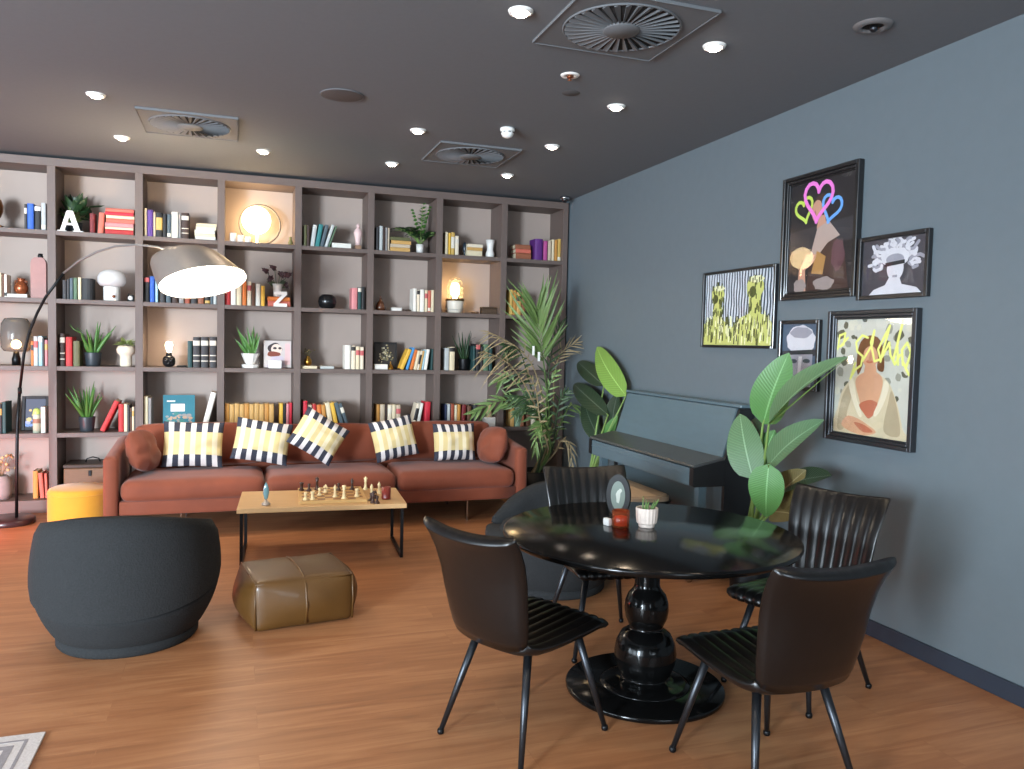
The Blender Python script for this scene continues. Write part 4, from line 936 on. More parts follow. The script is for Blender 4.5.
CP = [('pawn', 1, 371, 500.5, 'captured dark pawn nearest the board edge'), ('bishop', 1, 373, 503, 'captured dark bishop at the front of the group'), ('pawn', 1, 377, 503.4, 'captured dark pawn at the front by the red cup'), ('bishop', 0, 371.5, 496, 'captured pale bishop among the dark pieces'),
      ('knight', 1, 375, 498.4, 'captured dark knight in the middle of the group'), ('bishop', 0, 379, 493.6, 'captured pale bishop behind the red cup')]
for kd, dk, px, py, lb in CP:
    q = atZ(px, py, ZT)
    if q.x < 2.462: q.x = 2.462
    o = piece(kd).build('chess_'+kd, m_cb if dk else m_cw); o.location = (q.x, q.y, ZT+.0003)
    tag(o, lb, 'chess piece', 'captured chess pieces beside the board')
q = atZ(382.5, 499.5, ZT)
t = thing('red_cup', 'dark red wooden cup beside the captured chess pieces', 'cup', (q.x+.03, q.y+.02, ZT+.0005))
MB().lathe([(0, 0), (.034, 0), (.036, .005), (.034, .012), (.036, .09), (.031, .09), (.029, .02), (0, .02)], 24).build('body', mat('red_wood', (122, 36, 26), .3, var=.2, coat=.4), t)
q = atZ(266, 505, ZT)
t = thing('glass_ornament', 'teal pointed oval glass ornament on the end of the oak table', 'ornament', (q.x, q.y, ZT+.0005))
MB().lathe([(0, 0), (.03, 0), (.032, .012), (.02, .02), (.012, .034), (0, .034)], 20).build('base', mat('pewter', (190, 176, 162), .3, .5), t)
MB().lathe([(0, .034), (.012, .045), (.021, .085), (.019, .12), (.01, .15), (0, .165)], 20, sy=.5).build('glass_body', mat('teal_glass', (112, 148, 152), .12, coat=.6, var=.25, scale=30), t)
# ------------------------------------------------------------------ leather ottoman
m_ott = mat('tan_leather', (84, 55, 19), .48, var=.22, scale=8, bump=.12, coat=.1)
t = thing('leather_ottoman', 'square olive tan leather floor ottoman with piped seams', 'ottoman', (1.845, -3.235, 0), math.radians(8.5))
sx, sy, sz = .575, .52, .272
mb = MB().soft(0, 0, sz/2, sx*.96, sy*.96, sz, .035, 14, bulge=(.075, .05, .02), wob=.008, seed=2)
for i, v in enumerate(mb.v): mb.v[i] = (v[0], v[1], max(.001, v[2]))
mb.build('body', m_ott, t)
def sup(x, y): return sz+.02*max(0, 1-(2*x/sx)**2)*max(0, 1-(2*y/sy)**2)
ring_t = []; hx, hy = sx*.48, sy*.48
for (a, b) in ((-1, -1), (1, -1), (1, 1), (-1, 1)):
    nx_, ny_ = {(-1, -1): (1, -1), (1, -1): (1, 1), (1, 1): (-1, 1), (-1, 1): (-1, -1)}[(a, b)]
    for k_ in range(6): u = k_/6; ring_t.append(((a+(nx_-a)*u)*(hx-.008), (b+(ny_-b)*u)*(hy-.008), sz-.009))
MB().tube(ring_t, .0065, 6, closed=True).build('piping', m_ott, t)
for dx in (-.004,):
    MB().tube([(dx, -hy-.028, .03), (dx, -hy-.055, sz*.5), (dx, -hy-.02, sz-.03), (dx, -hy+.03, sz+.003)]+[(dx, y, sup(dx, y)+.003) for y in (-.12, 0, .12)]+[(dx, hy-.03, sz+.003)], .0075, 6).build('centre_seam', m_ott, t)
for (a, b) in ((-1, -1), (1, -1), (1, 1), (-1, 1)):
    MB().tube([(a*(hx-.008), b*(hy-.008), .012), (a*(hx-.004), b*(hy-.004), sz*.5), (a*(hx-.008), b*(hy-.008), sz-.012)], .006, 6).build('corner_seam', m_ott, t)
# ------------------------------------------------------------------ barrel armchairs
def armchair(name, label, loc, rzd):
    t = thing(name, label, 'armchair', loc, math.radians(rzd), 'grey barrel armchairs')   # faces local +x
    MB().lathe([(0, 0), (.335, 0), (.345, .012), (.345, .06), (0, .06)], 48).build('plinth', m_grey, t)
    mb = MB(); N = 56; V = []; Fs = []
    def seam(a): return .215+.17*(.5+.5*math.cos(a))**1.0    # a: 0 = front
    prof = 10
    for i in range(N):
        a = 2*PI*i/N; zs = seam(a)
        for k in range(prof+1):
            u = k/prof; z = .055+(zs-.055)*u
            r = .345+(.462-.345)*math.sin(min(1, (z-.055)/.33)*PI/2)**.8
            if u == 1: r -= .008
            V.append((r*math.cos(a), r*math.sin(a), z))
        V.append((.2*math.cos(a), .2*math.sin(a), zs-.01))
    K = prof+2
    for i in range(N):
        j = (i+1) % N
        for k in range(K-1): Fs.append([i*K+k, j*K+k, j*K+k+1, i*K+k+1])
    mb.add(V, Fs, 0, True); mb.build('base_shell', m_grey, t)
    # wrap-around back: outer wall, rolled rim, inner wall
    mb = MB(); V = []; Fs = []; A0 = math.radians(38); n2 = 60; sec = 15
    for i in range(n2+1):
        a = A0+(2*PI-2*A0)*i/n2; fz = (.5+.5*math.cos(a)); zs = seam(a)+.004
        top = .722-.19*fz-.14*max(0, (fz-.5)/.5)**1.5; e = min(1, min(i, n2-i)/6); e = math.sin(e*PI/2)
        top = zs+(top-zs)*(.55+.45*e); th = .13*(.35+.65*e)
        for k in range(sec):
            u = k/(sec-1)
            if u <= .45:
                w = u/.45; z = zs+(top-.05-zs)*w; q = (z-.055)/.33
                r = .462-.0*w-(.055*max(0, (z-.38)/.33)**1.6)
                if k == 0: r -= .006
            elif u <= .62:
                w = (u-.45)/.17; z = top-.05+.05*math.sin(w*PI); r = .462-.055*max(0, (top-.05-.38)/.33)**1.6-th*(.5-.5*math.cos(w*PI))
            else:
                w = (u-.62)/.38; z = top-.05+(.36-(top-.05))*w; r = .462-.055*max(0, (top-.05-.38)/.33)**1.6-th*(1+.1*w)
            V.append((r*math.cos(a), r*math.sin(a), z))
    for i in range(n2):
        for k in range(sec-1): Fs.append([i*sec+k, (i+1)*sec+k, (i+1)*sec+k+1, i*sec+k+1])
    Fs += [list(range(sec)), [n2*sec+k for k in range(sec)][::-1]]
    mb.add(V, Fs, 0, True); mb.build('backrest', m_grey, t)
    MB().lathe([(0, .30), (.30, .30), (.33, .33), (.335, .38), (.315, .415), (.2, .43), (0, .432)], 44, c=(.03, 0, 0)).build('seat_cushion', m_grey, t)
    return t
armchair('barrel_armchair', 'charcoal barrel armchair seen from behind, facing the sofa', (.975, -3.355, 0), 84)
armchair('barrel_armchair', 'charcoal barrel armchair half hidden behind the round black table', (3.52, -3.12, 0), 176)
# ------------------------------------------------------------------ round table
t = thing('round_table', 'round black lacquered dining table on a turned pedestal', 'table', (3.332, -4.725, 0))
MB().lathe([(0, .716), (.655, .716), (.672, .722), (.681, .735), (.679, .746), (.672, .75), (0, .75)], 96).build('tabletop', m_tbl, t)
MB().lathe([(0, .672), (.19, .672), (.2, .68), (.2, .7155), (0, .7155)], 40).build('apron', m_tbl, t)
MB().lathe([(.06, .671), (.058, .50), (.062, .482), (.07, .472), (.088, .45), (.1, .415), (.103, .382), (.098, .345), (.082, .308), (.074, .296), (.084, .288), (.114, .268), (.137, .225), (.145, .178), (.14, .13), (.122, .085), (.108, .066), (.112, .06), (.14, .055), (.185, .042), (.208, .034), (.21, .028), (0, .028)], 56).build('pedestal', m_tbl, t)
MB().lathe([(0, 0), (.356, 0), (.368, .005), (.37, .02), (.364, .0275), (0, .0275)], 80).build('base', m_tbl, t)
# ------------------------------------------------------------------ dining chairs
def dining_chair(label, loc, rzd, first=None):
    if first is not None:
        c = copy_thing(first, label); c.location = loc; c.rotation_euler = (0, 0, math.radians(rzd)); return c
    t = thing('dining_chair', label, 'chair', loc, math.radians(rzd), 'black leather dining chairs')
    # centre line (x forward, z up), half width, sideways wrap
    prof = [(.262, .428, .205, 0), (.268, .442, .218, 0), (.255, .455, .226, 0), (.20, .462, .232, 0), (.10, .455, .234, .0), (0, .447, .233, .004), (-.09, .440, .23, .008), (-.15, .437, .222, .012), (-.195, .440, .208, .018),
            (-.225, .455, .198, .024), (-.242, .485, .204, .03), (-.258, .54, .214, .034), (-.278, .62, .224, .038), (-.296, .71, .233, .04), (-.319, .785, .242, .04), (-.345, .845, .248, .036), (-.366, .879, .249, .034), (-.372, .887, .247, .034)]
    NR = 9; W = NR*6
    def surf(i0, i1, name):
        mb = MB(); V = []; Fs = []; rows = i1-i0+1
        for side in (0, 1):
            for i in range(i0, i1+1):
                x, z, hw, wr = prof[i]
                a = prof[max(0, i-1)]; b = prof[min(len(prof)-1, i+1)]
                tx, tz = b[0]-a[0], b[1]-a[1]; l = math.hypot(tx, tz); nx_, nz_ = tz/l, -tx/l     # towards the sitter
                for j in range(W+1):
                    w = -1+2*j/W; rib = abs(math.sin(PI*NR*(j/W)))**.45
                    edge = (1-abs(w)**8)
                    fade = min(1, (len(prof)-1-i)/3)
                    if side == 0: off = (.006+.007*(rib*fade+1-fade))*edge+.003
                    else: off = -.03*edge**.5-.003
                    dish = wr*w*w
                    px = x+nx_*(off+dish); pz = z+nz_*(off+dish)
                    V.append((px, w*hw, pz))
        n1 = W+1; o = rows*n1
        for i in range(rows-1):
            for j in range(W):
                q = [i*n1+j, (i+1)*n1+j, (i+1)*n1+j+1, i*n1+j+1]; Fs.append(q); Fs.append([o+k for k in q][::-1])
        bd = [(0, j) for j in range(n1)]+[(i, W) for i in range(1, rows)]+[(rows-1, j) for j in range(W-1, -1, -1)]+[(i, 0) for i in range(rows-2, 0, -1)]
        ids = [i*n1+j for i, j in bd]
        for k in range(len(ids)): a, b = ids[k], ids[(k+1) % len(ids)]; Fs.append([a, b, o+b, o+a])
        return mb.add(V, Fs, 0, True).build(name, m_leather, t)
    surf(0, 9, 'seat'); surf(9, len(prof)-1, 'backrest')
    MB().box(-.13, .17, -.15, .15, .396, .408, ch=.003).build('seat_plate', m_gun, t)
    for (sx, sy) in ((1, 1), (1, -1), (-1, 1), (-1, -1)):
        tp = Vector((sx*.15+.01, sy*.14, .415)); ft = Vector((sx*.255+(0 if sx > 0 else -.005), sy*.225, .012))
        lg = MB().tube([tp, tp+(ft-tp)*.5, ft], [.0175, .0145, .0105], 14).build('leg', m_gun, t)
        MB().lathe([(0, 0), (.012, 0), (.0145, .006), (.0145, .016), (.011, .022), (0, .022)], 14, c=(ft.x, ft.y, 0)).build('foot_cap', m_black, lg)
    return t
ch0 = dining_chair('black leather dining chair seen from behind, between the coffee table and the round table', (2.645, -4.955, 0), 27)
dining_chair('brown-black leather dining chair turned away nearest the camera and skirting board', (3.385, -5.53, 0), 90.5, ch0)
dining_chair('black ribbed leather dining chair beside the wall with its front showing', (4.055, -4.90, 0), 199, ch0)
dining_chair('black ribbed leather dining chair across the round table behind the oval sign', (3.385, -4.13, 0), 264, ch0)
# ------------------------------------------------------------------ on the table
ZD = .7505
q = atZ(618, 521, ZD)
t = thing('table_sign', 'oval black framed sign with a pale centre behind the amber candle', 'sign', (q.x+.02, q.y+.04, ZD), math.radians(-48))
MB().lathe([(0, 0), (.045, 0), (.045, .01), (0, .012)], 24).build('foot', m_black, t)
zc = .118
def oval(rx, rz_, d0, d1, m, name, cz=zc):
    MB().prism([(rx*math.cos(2*PI*i/40), cz+rz_*math.sin(2*PI*i/40)) for i in range(40)], d0, d1).build(name, m, t)
oval(.062, .106, -.009, .009, mat('sign_black', (20, 20, 21), .6), 'frame'); oval(.037, .072, -.0105, -.0092, mat('sign_sage', (104, 116, 106), .4), 'face')
MB().prism([(.012*math.cos(2*PI*i/9)+.004*(i%2), zc-.004+.034*math.sin(2*PI*i/9)) for i in range(9)], -.0109, -.0106).prism([(.012+.009*math.cos(i), zc+.026+.011*math.sin(i)) for i in range(6)], -.0112, -.0106).build('emblem', mat('sign_white', (176, 180, 168), .4), t)
q = atZ(620.5, 527, ZD)
t = thing('amber_candle_glass', 'amber glass tea light holder on the round black table', 'candle holder', (q.x, q.y, ZD))
MB().lathe([(0, .0), (.036, 0), (.04, .006), (.042, .08), (.038, .08), (.036, .01), (0, .008)], 28).build('glass', glass('amber_glass', (224, 128, 78), .05, .14), t)
MB().lathe([(0, .009), (.03, .009), (.03, .05), (0, .05)], 20).build('candle', mat('candle_rose', (206, 120, 86), .6, emit=.15, ecol=(255, 120, 50)), t)
q = atZ(611.5, 526, ZD)
item('white_matchbox', 'small white box standing beside the amber candle glass', 'box', MB().box(-.01, .01, -.018, .018, 0, .034, ch=.0015).box(-.0104, .0104, -.0184, .0184, .006, .028), m_whitep, (q.x-.012, q.y+.02, ZD), .3)
q = atZ(648.5, 527.5, ZD)
t = thing('succulent_pot', 'textured cream pot with a small green succulent on the round table', 'potted plant', (q.x, q.y+.02, ZD))
prof = [(0, 0), (.037, 0), (.04, .004), (.041, .014)]
mb = MB(); V = []; Fs = []; N = 36
pr_ = [(.036, 0), (.038, .004), (.038, .014), (.047, .02), (.051, .05), (.052, .088), (.0515, .092), (.047, .092), (.045, .075)]
for i in range(N):
    a = 2*PI*i/N
    for k_, (r, z) in enumerate(pr_):
        rr = r*(1+(.02 if i % 2 else -.02)*(3 <= k_ <= 5)); V.append((rr*math.cos(a), rr*math.sin(a), z))
K = len(pr_)
for i in range(N):
    for k_ in range(K-1): j = (i+1) % N; Fs.append([i*K+k_, j*K+k_, j*K+k_+1, i*K+k_+1])
Fs.append([i*K for i in range(N)][::-1])
mb.add(V, Fs, 0, False).build('pot', mat('cream_pot', (214, 198, 186), .7, var=.15, scale=60), t)
MB().lathe([(0, .078), (.0455, .076)], 20).build('soil', m_soil, t)
mb = MB(); qr = random.Random(4)
for i in range(16):
    a = qr.uniform(0, 2*PI); s = qr.uniform(.1, .6); L = qr.uniform(.03, .075)
    b = Vector((.02*math.cos(a), .02*math.sin(a), .074)); d = Vector((s*math.cos(a)+.15, s*math.sin(a), 1)).normalized()
    mb.tube([b, b+d*L*.5, b+d*L], [.004, .0045, .001], 5)
mb.build('succulent', mat('succulent_green', (96, 128, 70), .5, var=.2), t)
# ------------------------------------------------------------------ piano and bench
pn = thing('upright_piano', 'dark teal upright piano with closed lid against the blue wall', 'piano', (4.66, -2.53, 0))
y0, y1 = -3.37, -1.70
m_pside = mat('piano_side_black', (30, 31, 33), .35); m_plid = mat('piano_lid_shaded_grey', (74, 76, 76), .28)  # fallboard: piano paint darkened to stand for weaker light on its top
def Pb(mb, n, m=m_piano): return mb.build(n, m, pn, (-4.66, 2.53, 0))
side = [(4.885, .05), (4.885, 1.2), (4.775, 1.19), (4.668, .848), (4.668, .05)]
for ya in (y0, y1-.03): Pb(MB().prism(side, ya, ya+.03), 'side_panel', m_pside)
Pb(MB().box(4.77, 4.893, y0-.012, y1+.012, 1.2, 1.222, ch=.004), 'lid')
Pb(MB().prism([(4.765, 1.196), (4.782, 1.196), (4.677, .852), (4.66, .852)], y0+.032, y1-.032), 'music_panel')
Pb(MB().prism([(4.42, .80), (4.43, .815), (4.655, .862), (4.672, .845), (4.43, .795)], y0+.004, y1-.004), 'fallboard', m_plid)
Pb(MB().box(4.4215, 4.4255, y0+.05, y1-.05, .738, .744), 'key_slip')
Pb(MB().box(4.425, 4.665, y0+.05, y1-.05, .665, .79, ch=.004), 'key_bed')
for ya in (y0, y1-.048): Pb(MB().prism([(4.42, .672), (4.42, .792), (4.43, .797), (4.667, .846), (4.667, .665), (4.43, .665)], ya+.0, ya+.048), 'cheek', m_pside)
Pb(MB().box(4.69, 4.7, y0+.03, y1-.03, .12, .845), 'lower_panel')
Pb(MB().box(4.68, 4.885, y0+.03, y1-.03, .05, .118), 'bottom_board')
Pb(MB().box(4.875, 4.885, y0+.03, y1-.03, .12, 1.19), 'back_board')
for ya in (y0+.05, y1-.10):
    Pb(MB().prism([(4.50, .664), (4.56, .664), (4.55, .1), (4.50, .1)], ya, ya+.05), 'leg'); Pb(MB().box(4.42, 4.667, ya-.012, ya+.062, .052, .099, ch=.006), 'toe_block')
    cs = Pb(MB().lathe([(0, -.012), (.024, -.012), (.026, -.006), (.026, .006), (.024, .012), (0, .012)], 20, M=T(4.445, ya+.0, .026) @ R(90, 'X')).box(4.43, 4.46, ya-.016, ya+.016, .03, .051), 'castor', m_chrome)
for k_ in range(3): Pb(MB().box(4.60, 4.69, -2.60+k_*.07, -2.57+k_*.07, .06, .068, ch=.002), 'pedal', m_brass)
bn = thing('piano_bench', 'piano bench with a rounded beige seat under the keyboard', 'bench', (4.40, -2.45, 0))
def rrect(hx_, hy_, r, n=8):
    o = []
    for (a, b, s) in ((1, 1, 0), (-1, 1, 90), (-1, -1, 180), (1, -1, 270)):
        for k_ in range(n+1): w = math.radians(s+90*k_/n); o.append((a*(hx_-r)+r*math.cos(w), b*(hy_-r)+r*math.sin(w)))
    return o
MB().prism(rrect(.21, .42, .12), .448, .462, axes='xy').build('seat_board', m_black, bn)
MB().prism(rrect(.195, .405, .11), .4625, .492, axes='xy').prism(rrect(.18, .39, .1), .492, .503, axes='xy').build('seat_pad', mat('beige_leather', (214, 188, 158), .6, var=.06), bn)
for (a, b) in ((1, 1), (1, -1), (-1, 1), (-1, -1)): MB().tube([(a*.16, b*.33, .4475), (a*.17, b*.35, .001)], [.02, .014], 12).build('leg', m_black, bn)
# ------------------------------------------------------------------ big plants
def planter(t, r, h, m=m_dpot):
    MB().lathe([(0, 0), (r*.8, 0), (r*.84, .012), (r, h), (r*.92, h), (r*.9, h-.05), (0, h-.05)], 32).build('pot', m, t)
    MB().lathe([(0, h-.048), (r*.89, h-.046)], 24).build('soil', m_soil, t)
m_pw = mat('palm_green', (98, 122, 66), .5, var=.3, scale=6); m_pd = mat('palm_dry', (150, 132, 98), .6, var=.25, scale=6); m_pk = mat('palm_dark', (52, 74, 42), .5, var=.25, scale=6)
bp_ = Vector((4.36, -.56, 0))
t = thing('kentia_palm', 'tall kentia palm in the corner by the sofa end', 'palm', bp_)
planter(t, .19, .34, m_black)
def frond(pxs, Ys, nl, ll, mm, droop, ang, seed, start=.35, wl=.03, tiplen=.5):
    """arching frond through pixel points placed at depths Ys"""
    q = random.Random(seed); P_ = [Vector((rnd.uniform(-.04, .04), rnd.uniform(-.04, .04), .3))] + [atY(a, b, Y)-bp_ for (a, b), Y in zip(pxs, Ys)]
    # catmull-rom
    pts = []; n = len(P_)
    for i in range(n-1):
        p0, p1, p2, p3 = P_[max(0, i-1)], P_[i], P_[i+1], P_[min(n-1, i+2)]
        for k_ in range(8):
            u = k_/8; pts.append(.5*((2*p1)+(p2-p0)*u+(2*p0-5*p1+4*p2-p3)*u*u+(3*p1-p0-3*p2+p3)*u**3))
    pts.append(P_[-1]); N = len(pts)
    lf = MB().tube(pts, [.011*(1-.85*i/N)+.0012 for i in range(N)], 6); view = Vector((-.35, -1, .15)).normalized()
    for j in range(nl):
        u = start+(1-start)*j/(nl-1); x = u*(N-1); i = min(N-2, int(x)); b = pts[i].lerp(pts[i+1], x-i)
        d = (pts[i+1]-pts[i]).normalized(); s = (d.cross(view)).normalized()*(1 if j % 2 else -1)
        L = ll*(math.sin(PI*(.12+.8*(j/(nl-1))))*.6+.4)*q.uniform(.8, 1.1); a = math.radians(ang*(1-.55*j/(nl-1))+q.uniform(-7, 7))
        dv = (d*math.cos(a)+s*math.sin(a)+view*q.uniform(-.25, .3)).normalized()
        tip = b+dv*L*(1-.25*droop)+Vector((0, 0, -droop*L*q.uniform(.4, .8)))
        lf.leaf(b, tip, wl*q.uniform(.8, 1.15), view+Vector((q.uniform(-.5, .5), 0, q.uniform(-.3, .3))), 0, 6, fold=.5, sag=droop*.18, taper=.6)
    clampv(lf, (-9, -9, .0), (4.895-bp_.x, DEP-bp_.y, 9)); lf.build('frond', mm, t)
frond([(549, 430), (545, 375), (541, 345), (537, 312)], [-.6, -.66, -.72, -.76], 34, .60, m_pw, .02, 40, 1, .6, .038)
frond([(552, 430), (554, 380), (560, 355), (575, 343)], [-.5, -.48, -.46, -.44], 16, .26, m_pd, .35, 42, 2, .62, .013)
frond([(547, 440), (538, 380), (520, 350), (489, 332)], [-.6, -.72, -.84, -.9], 20, .36, m_pd, .75, 42, 3, .6, .013)
frond([(546, 440), (530, 395), (510, 365), (486, 352)], [-.6, -.75, -.9, -1.0], 22, .36, m_pd, .85, 42, 4, .6, .013)
frond([(546, 440), (528, 412), (505, 400), (474, 412)], [-.5, -.3, -.2, -.16], 22, .24, m_pw, .35, 50, 5, .45, .032)
frond([(544, 430), (530, 385), (520, 352), (505, 345)], [-.56, -.66, -.74, -.8], 20, .26, m_pk, .9, 55, 6, .4, .03)
frond([(552, 445), (562, 420), (572, 405), (584, 410)], [-.52, -.48, -.45, -.43], 16, .2, m_pw, .7, 45, 7, .35, .02)
frond([(553, 455), (562, 440), (570, 445), (572, 465)], [-.55, -.52, -.5, -.5], 14, .16, m_pd, .6, 45, 8, .3, .018)
frond([(546, 440), (538, 415), (528, 405), (518, 412)], [-.6, -.7, -.74, -.76], 18, .2, m_pk, .45, 55, 9, .4, .026)
frond([(550, 430), (548, 385), (552, 350), (560, 325)], [-.5, -.5, -.5, -.5], 18, .24, m_pk, .2, 45, 10, .5, .024)
frond([(543, 430), (525, 395), (508, 376), (498, 380)], [-.5, -.3, -.2, -.16], 20, .22, m_pw, .6, 55, 12, .35, .03)
frond([(548, 450), (540, 420), (536, 390), (528, 372)], [-.62, -.8, -.9, -.98], 20, .22, m_pd, .6, 50, 13, .3, .02)
frond([(549, 445), (546, 410), (548, 390), (556, 372)], [-.62, -.74, -.8, -.84], 18, .2, m_pw, .5, 45, 14, .3, .022)
frond([(550, 450), (545, 425), (538, 430), (535, 450)], [-.66, -.86, -.98, -1.04], 16, .16, m_pw, .6, 50, 15, .4, .022)
frond([(549, 445), (540, 420), (530, 400), (512, 396)], [-.56, -.62, -.66, -.66], 22, .22, m_pk, .5, 55, 16, .35, .03)
frond([(552, 450), (556, 420), (560, 400), (566, 392)], [-.56, -.62, -.66, -.7], 18, .2, m_pk, .4, 50, 17, .3, .026)
frond([(550, 452), (546, 432), (541, 420), (536, 425)], [-.6, -.68, -.72, -.76], 18, .17, m_pw, .5, 50, 18, .3, .026)
for (a, b) in ((539, 352), (533.5, 346)):
    q = atY(a, b, -.78)-bp_; MB().box(-.012, .012, -.001, .001, -.09, 0).build('care_tag', m_whitep, t, q)
# bird of paradise plants
def strelitzia(label, base, leaves, r=.14, h=.3):
    t = thing('bird_of_paradise', label, 'potted plant', base, 0, 'bird of paradise plants')
    planter(t, r, h, m_black); B = Vector(base)
    for i, (bp, tp, X, w, nr, mm, fold, sg) in enumerate(leaves):
        a = atX(bp[0], bp[1], X)-B; e = atX(tp[0], tp[1], X+.04)-B
        rt = Vector((rnd.uniform(-.05, .05), rnd.uniform(-.05, .05), h-.06)); md = rt.lerp(a, .55)+Vector((0, 0, .05))
        ax = (e-a).normalized()
        st = MB().tube([rt, md, a, a+ax*(e-a).length*.5, e-ax*.03], [.013, .01, .007, .004, .0015], 8).build('leaf_stalk', m_stem, t)
        mb = MB(); mb.leaf(a, e, w, nr, 0, 12, fold=fold, sag=sg, taper=.72, power=.62)
        mb.uv = [(k_, i_/12) for i_ in range(13) for k_ in (0, .5, 1)]; lf = mb.build('leaf', mm, st)
    return t
def leafm(name, c):
    m = bpy.data.materials.new(name); m.use_nodes = True; nt = m.node_tree; b = nt.nodes['Principled BSDF']; L = nt.links.new
    uv = nt.nodes.new('ShaderNodeUVMap'); sp = nt.nodes.new('ShaderNodeSeparateXYZ'); L(uv.outputs[0], sp.inputs[0])
    def M(op, a, v, w=None):
        k = nt.nodes.new('ShaderNodeMath'); k.operation = op; L(a, k.inputs[0])
        if hasattr(v, 'links'): L(v, k.inputs[1])
        else: k.inputs[1].default_value = v
        if w is not None:
            if hasattr(w, 'links'): L(w, k.inputs[2])
            else: k.inputs[2].default_value = w
        return k.outputs[0]
    ab = M('ABSOLUTE', M('SUBTRACT', sp.outputs[0], .5), 0)
    ph = M('MULTIPLY_ADD', sp.outputs[1], 150., M('MULTIPLY', ab, -46.))
    vein = M('MULTIPLY_ADD', M('SINE', ph, 0), .5, .5)
    rib = M('LESS_THAN', ab, .022)
    c0 = lin(c); m1 = nt.nodes.new('ShaderNodeMix'); m1.data_type = 'RGBA'; m1.inputs[6].default_value = tuple(x*.9 for x in c0[:3])+(1,); m1.inputs[7].default_value = tuple(x*1.07 for x in c0[:3])+(1,); L(vein, m1.inputs[0])
    m2 = nt.nodes.new('ShaderNodeMix'); m2.data_type = 'RGBA'; m2.inputs[7].default_value = tuple(min(1, x*1.5+.06) for x in c0[:3])+(1,); L(rib, m2.inputs[0]); L(m1.outputs[2], m2.inputs[6])
    L(m2.outputs[2], b.inputs['Base Color']); b.inputs['Roughness'].default_value = .4
    bp = nt.nodes.new('ShaderNodeBump'); bp.inputs['Strength'].default_value = .25; bp.inputs['Distance'].default_value = .004; L(vein, bp.inputs['Height']); L(bp.outputs[0], b.inputs['Normal'])
    return m
m_sg = leafm('banana_leaf_green', (80, 128, 66)); m_sl = leafm('banana_leaf_light', (118, 154, 70)); m_sd = leafm('banana_leaf_dark', (40, 58, 40)); m_sb = leafm('banana_leaf_pale', (88, 120, 84))
m_so = leafm('banana_leaf_olive', (104, 92, 52))
strelitzia('bird of paradise plant with broad green leaves beside the framed pictures', (4.71, -3.62, 0), [
    ((763, 424), (789, 353), 4.56, .25, (-.9, -.5, .1), m_sg, .15, 0), ((769, 424), (848, 357), 4.5, .17, (-.5, -.5, .7), m_sb, .5, 0),
    ((753, 479), (740, 414), 4.52, .23, (-.8, -.6, .1), m_sb, .2, 0), ((769, 464), (766, 517), 4.42, .21, (-.8, -.6, .2), m_sg, .12, 0),
    ((768, 466), (824, 420), 4.56, .18, (-.5, -.6, .6), m_sb, .4, 0), ((778, 492), (832, 474), 4.62, .2, (-.4, -.6, .8), m_sd, .2, .02),
    ((760, 470), (775, 430), 4.62, .2, (-.9, -.4, .1), m_sg, .2, 0), ((770, 505), (806, 470), 4.6, .2, (-.6, -.6, .4), m_so, .2, 0), ((772, 512), (802, 515), 4.58, .18, (-.5, -.6, .6), m_so, .25, .05), ((762, 440), (752, 420), 4.6, .14, (-.9, -.3, .1), m_sd, .2, 0)])
strelitzia('bird of paradise plant with one bright leaf in the corner behind the piano', (4.62, -1.28, 0), [
    ((626, 396), (597, 347), 4.80, .24, (-.9, -.4, .2), m_sl, .12, 0), ((604, 386), (578, 362), 4.82, .17, (-.6, -.6, .3), m_sd, .3, 0), ((608, 415), (574, 384), 4.77, .19, (-.7, -.6, .3), m_sd, .3, 0),
    ((600, 440), (584, 398), 4.79, .2, (-.9, -.5, .1), m_sd, .2, 0), ((612, 436), (618, 392), 4.82, .2, (-.9, -.4, .1), m_sd, .2, 0), ((606, 442), (618, 416), 4.77, .13, (-.9, -.4, .1), m_sg, .2, 0)])
# ------------------------------------------------------------------ framed pictures
m_gl = glass('picture_glass', (255, 255, 255), .02, .0, .07)
def picture(label, ya, yb_, za, zb_, fw, depth, fm, prints, bgm, step=False):
    """hangs on the blue wall; ya = edge further from the camera. print shapes in 0..1 units: (poly, material)"""
    W_ = ya-yb_; Hh = zb_-za
    t = thing('framed_picture', label, 'picture', (XR-.002, ya, za), 0, 'framed pictures on the blue wall')
    # local: x towards the room is -x, u runs along -y
    def B(mb, u0, u1, z0, z1, d0, d1, m=0, ch=.003): return mb.box(-d1, -d0, -u1, -u0, z0, z1, m, ch)
    mb = MB()
    for (d1, f0, f1) in (((depth, 0, fw),) if not step else ((depth, 0, fw*.45), (depth*.72, fw*.45, fw*.8), (depth*.5, fw*.8, fw))):
        B(mb, f0, f1, f0, Hh-f0, 0, d1); B(mb, W_-f1, W_-f0, f0, Hh-f0, 0, d1); B(mb, f1, W_-f1, f0, f1, 0, d1); B(mb, f1, W_-f1, Hh-f1, Hh-f0, 0, d1)
    mb.build('frame', fm, t)
    w = W_-2*fw; h = Hh-2*fw; mb = MB(); B(mb, fw*.9, W_-fw*.9, fw*.9, Hh-fw*.9, .002, .008, 0, 0); mats = [bgm]
    for i, (poly, m) in enumerate(prints):
        if m not in mats: mats.append(m)
        pp = [(-(fw+min(1, max(0, u))*w), fw+min(1, max(0, v))*h) for u, v in poly]
        mb.prism(pp, -.0082-.000018*(i+1), -.008, mats.index(m), axes='yz')
    mb.build('print', mats, t)
    g = MB(); B(g, fw*.95, W_-fw*.95, fw*.95, Hh-fw*.95, .0135, .0145, 0, 0); g.build('glazing', m_gl, t)
    return t
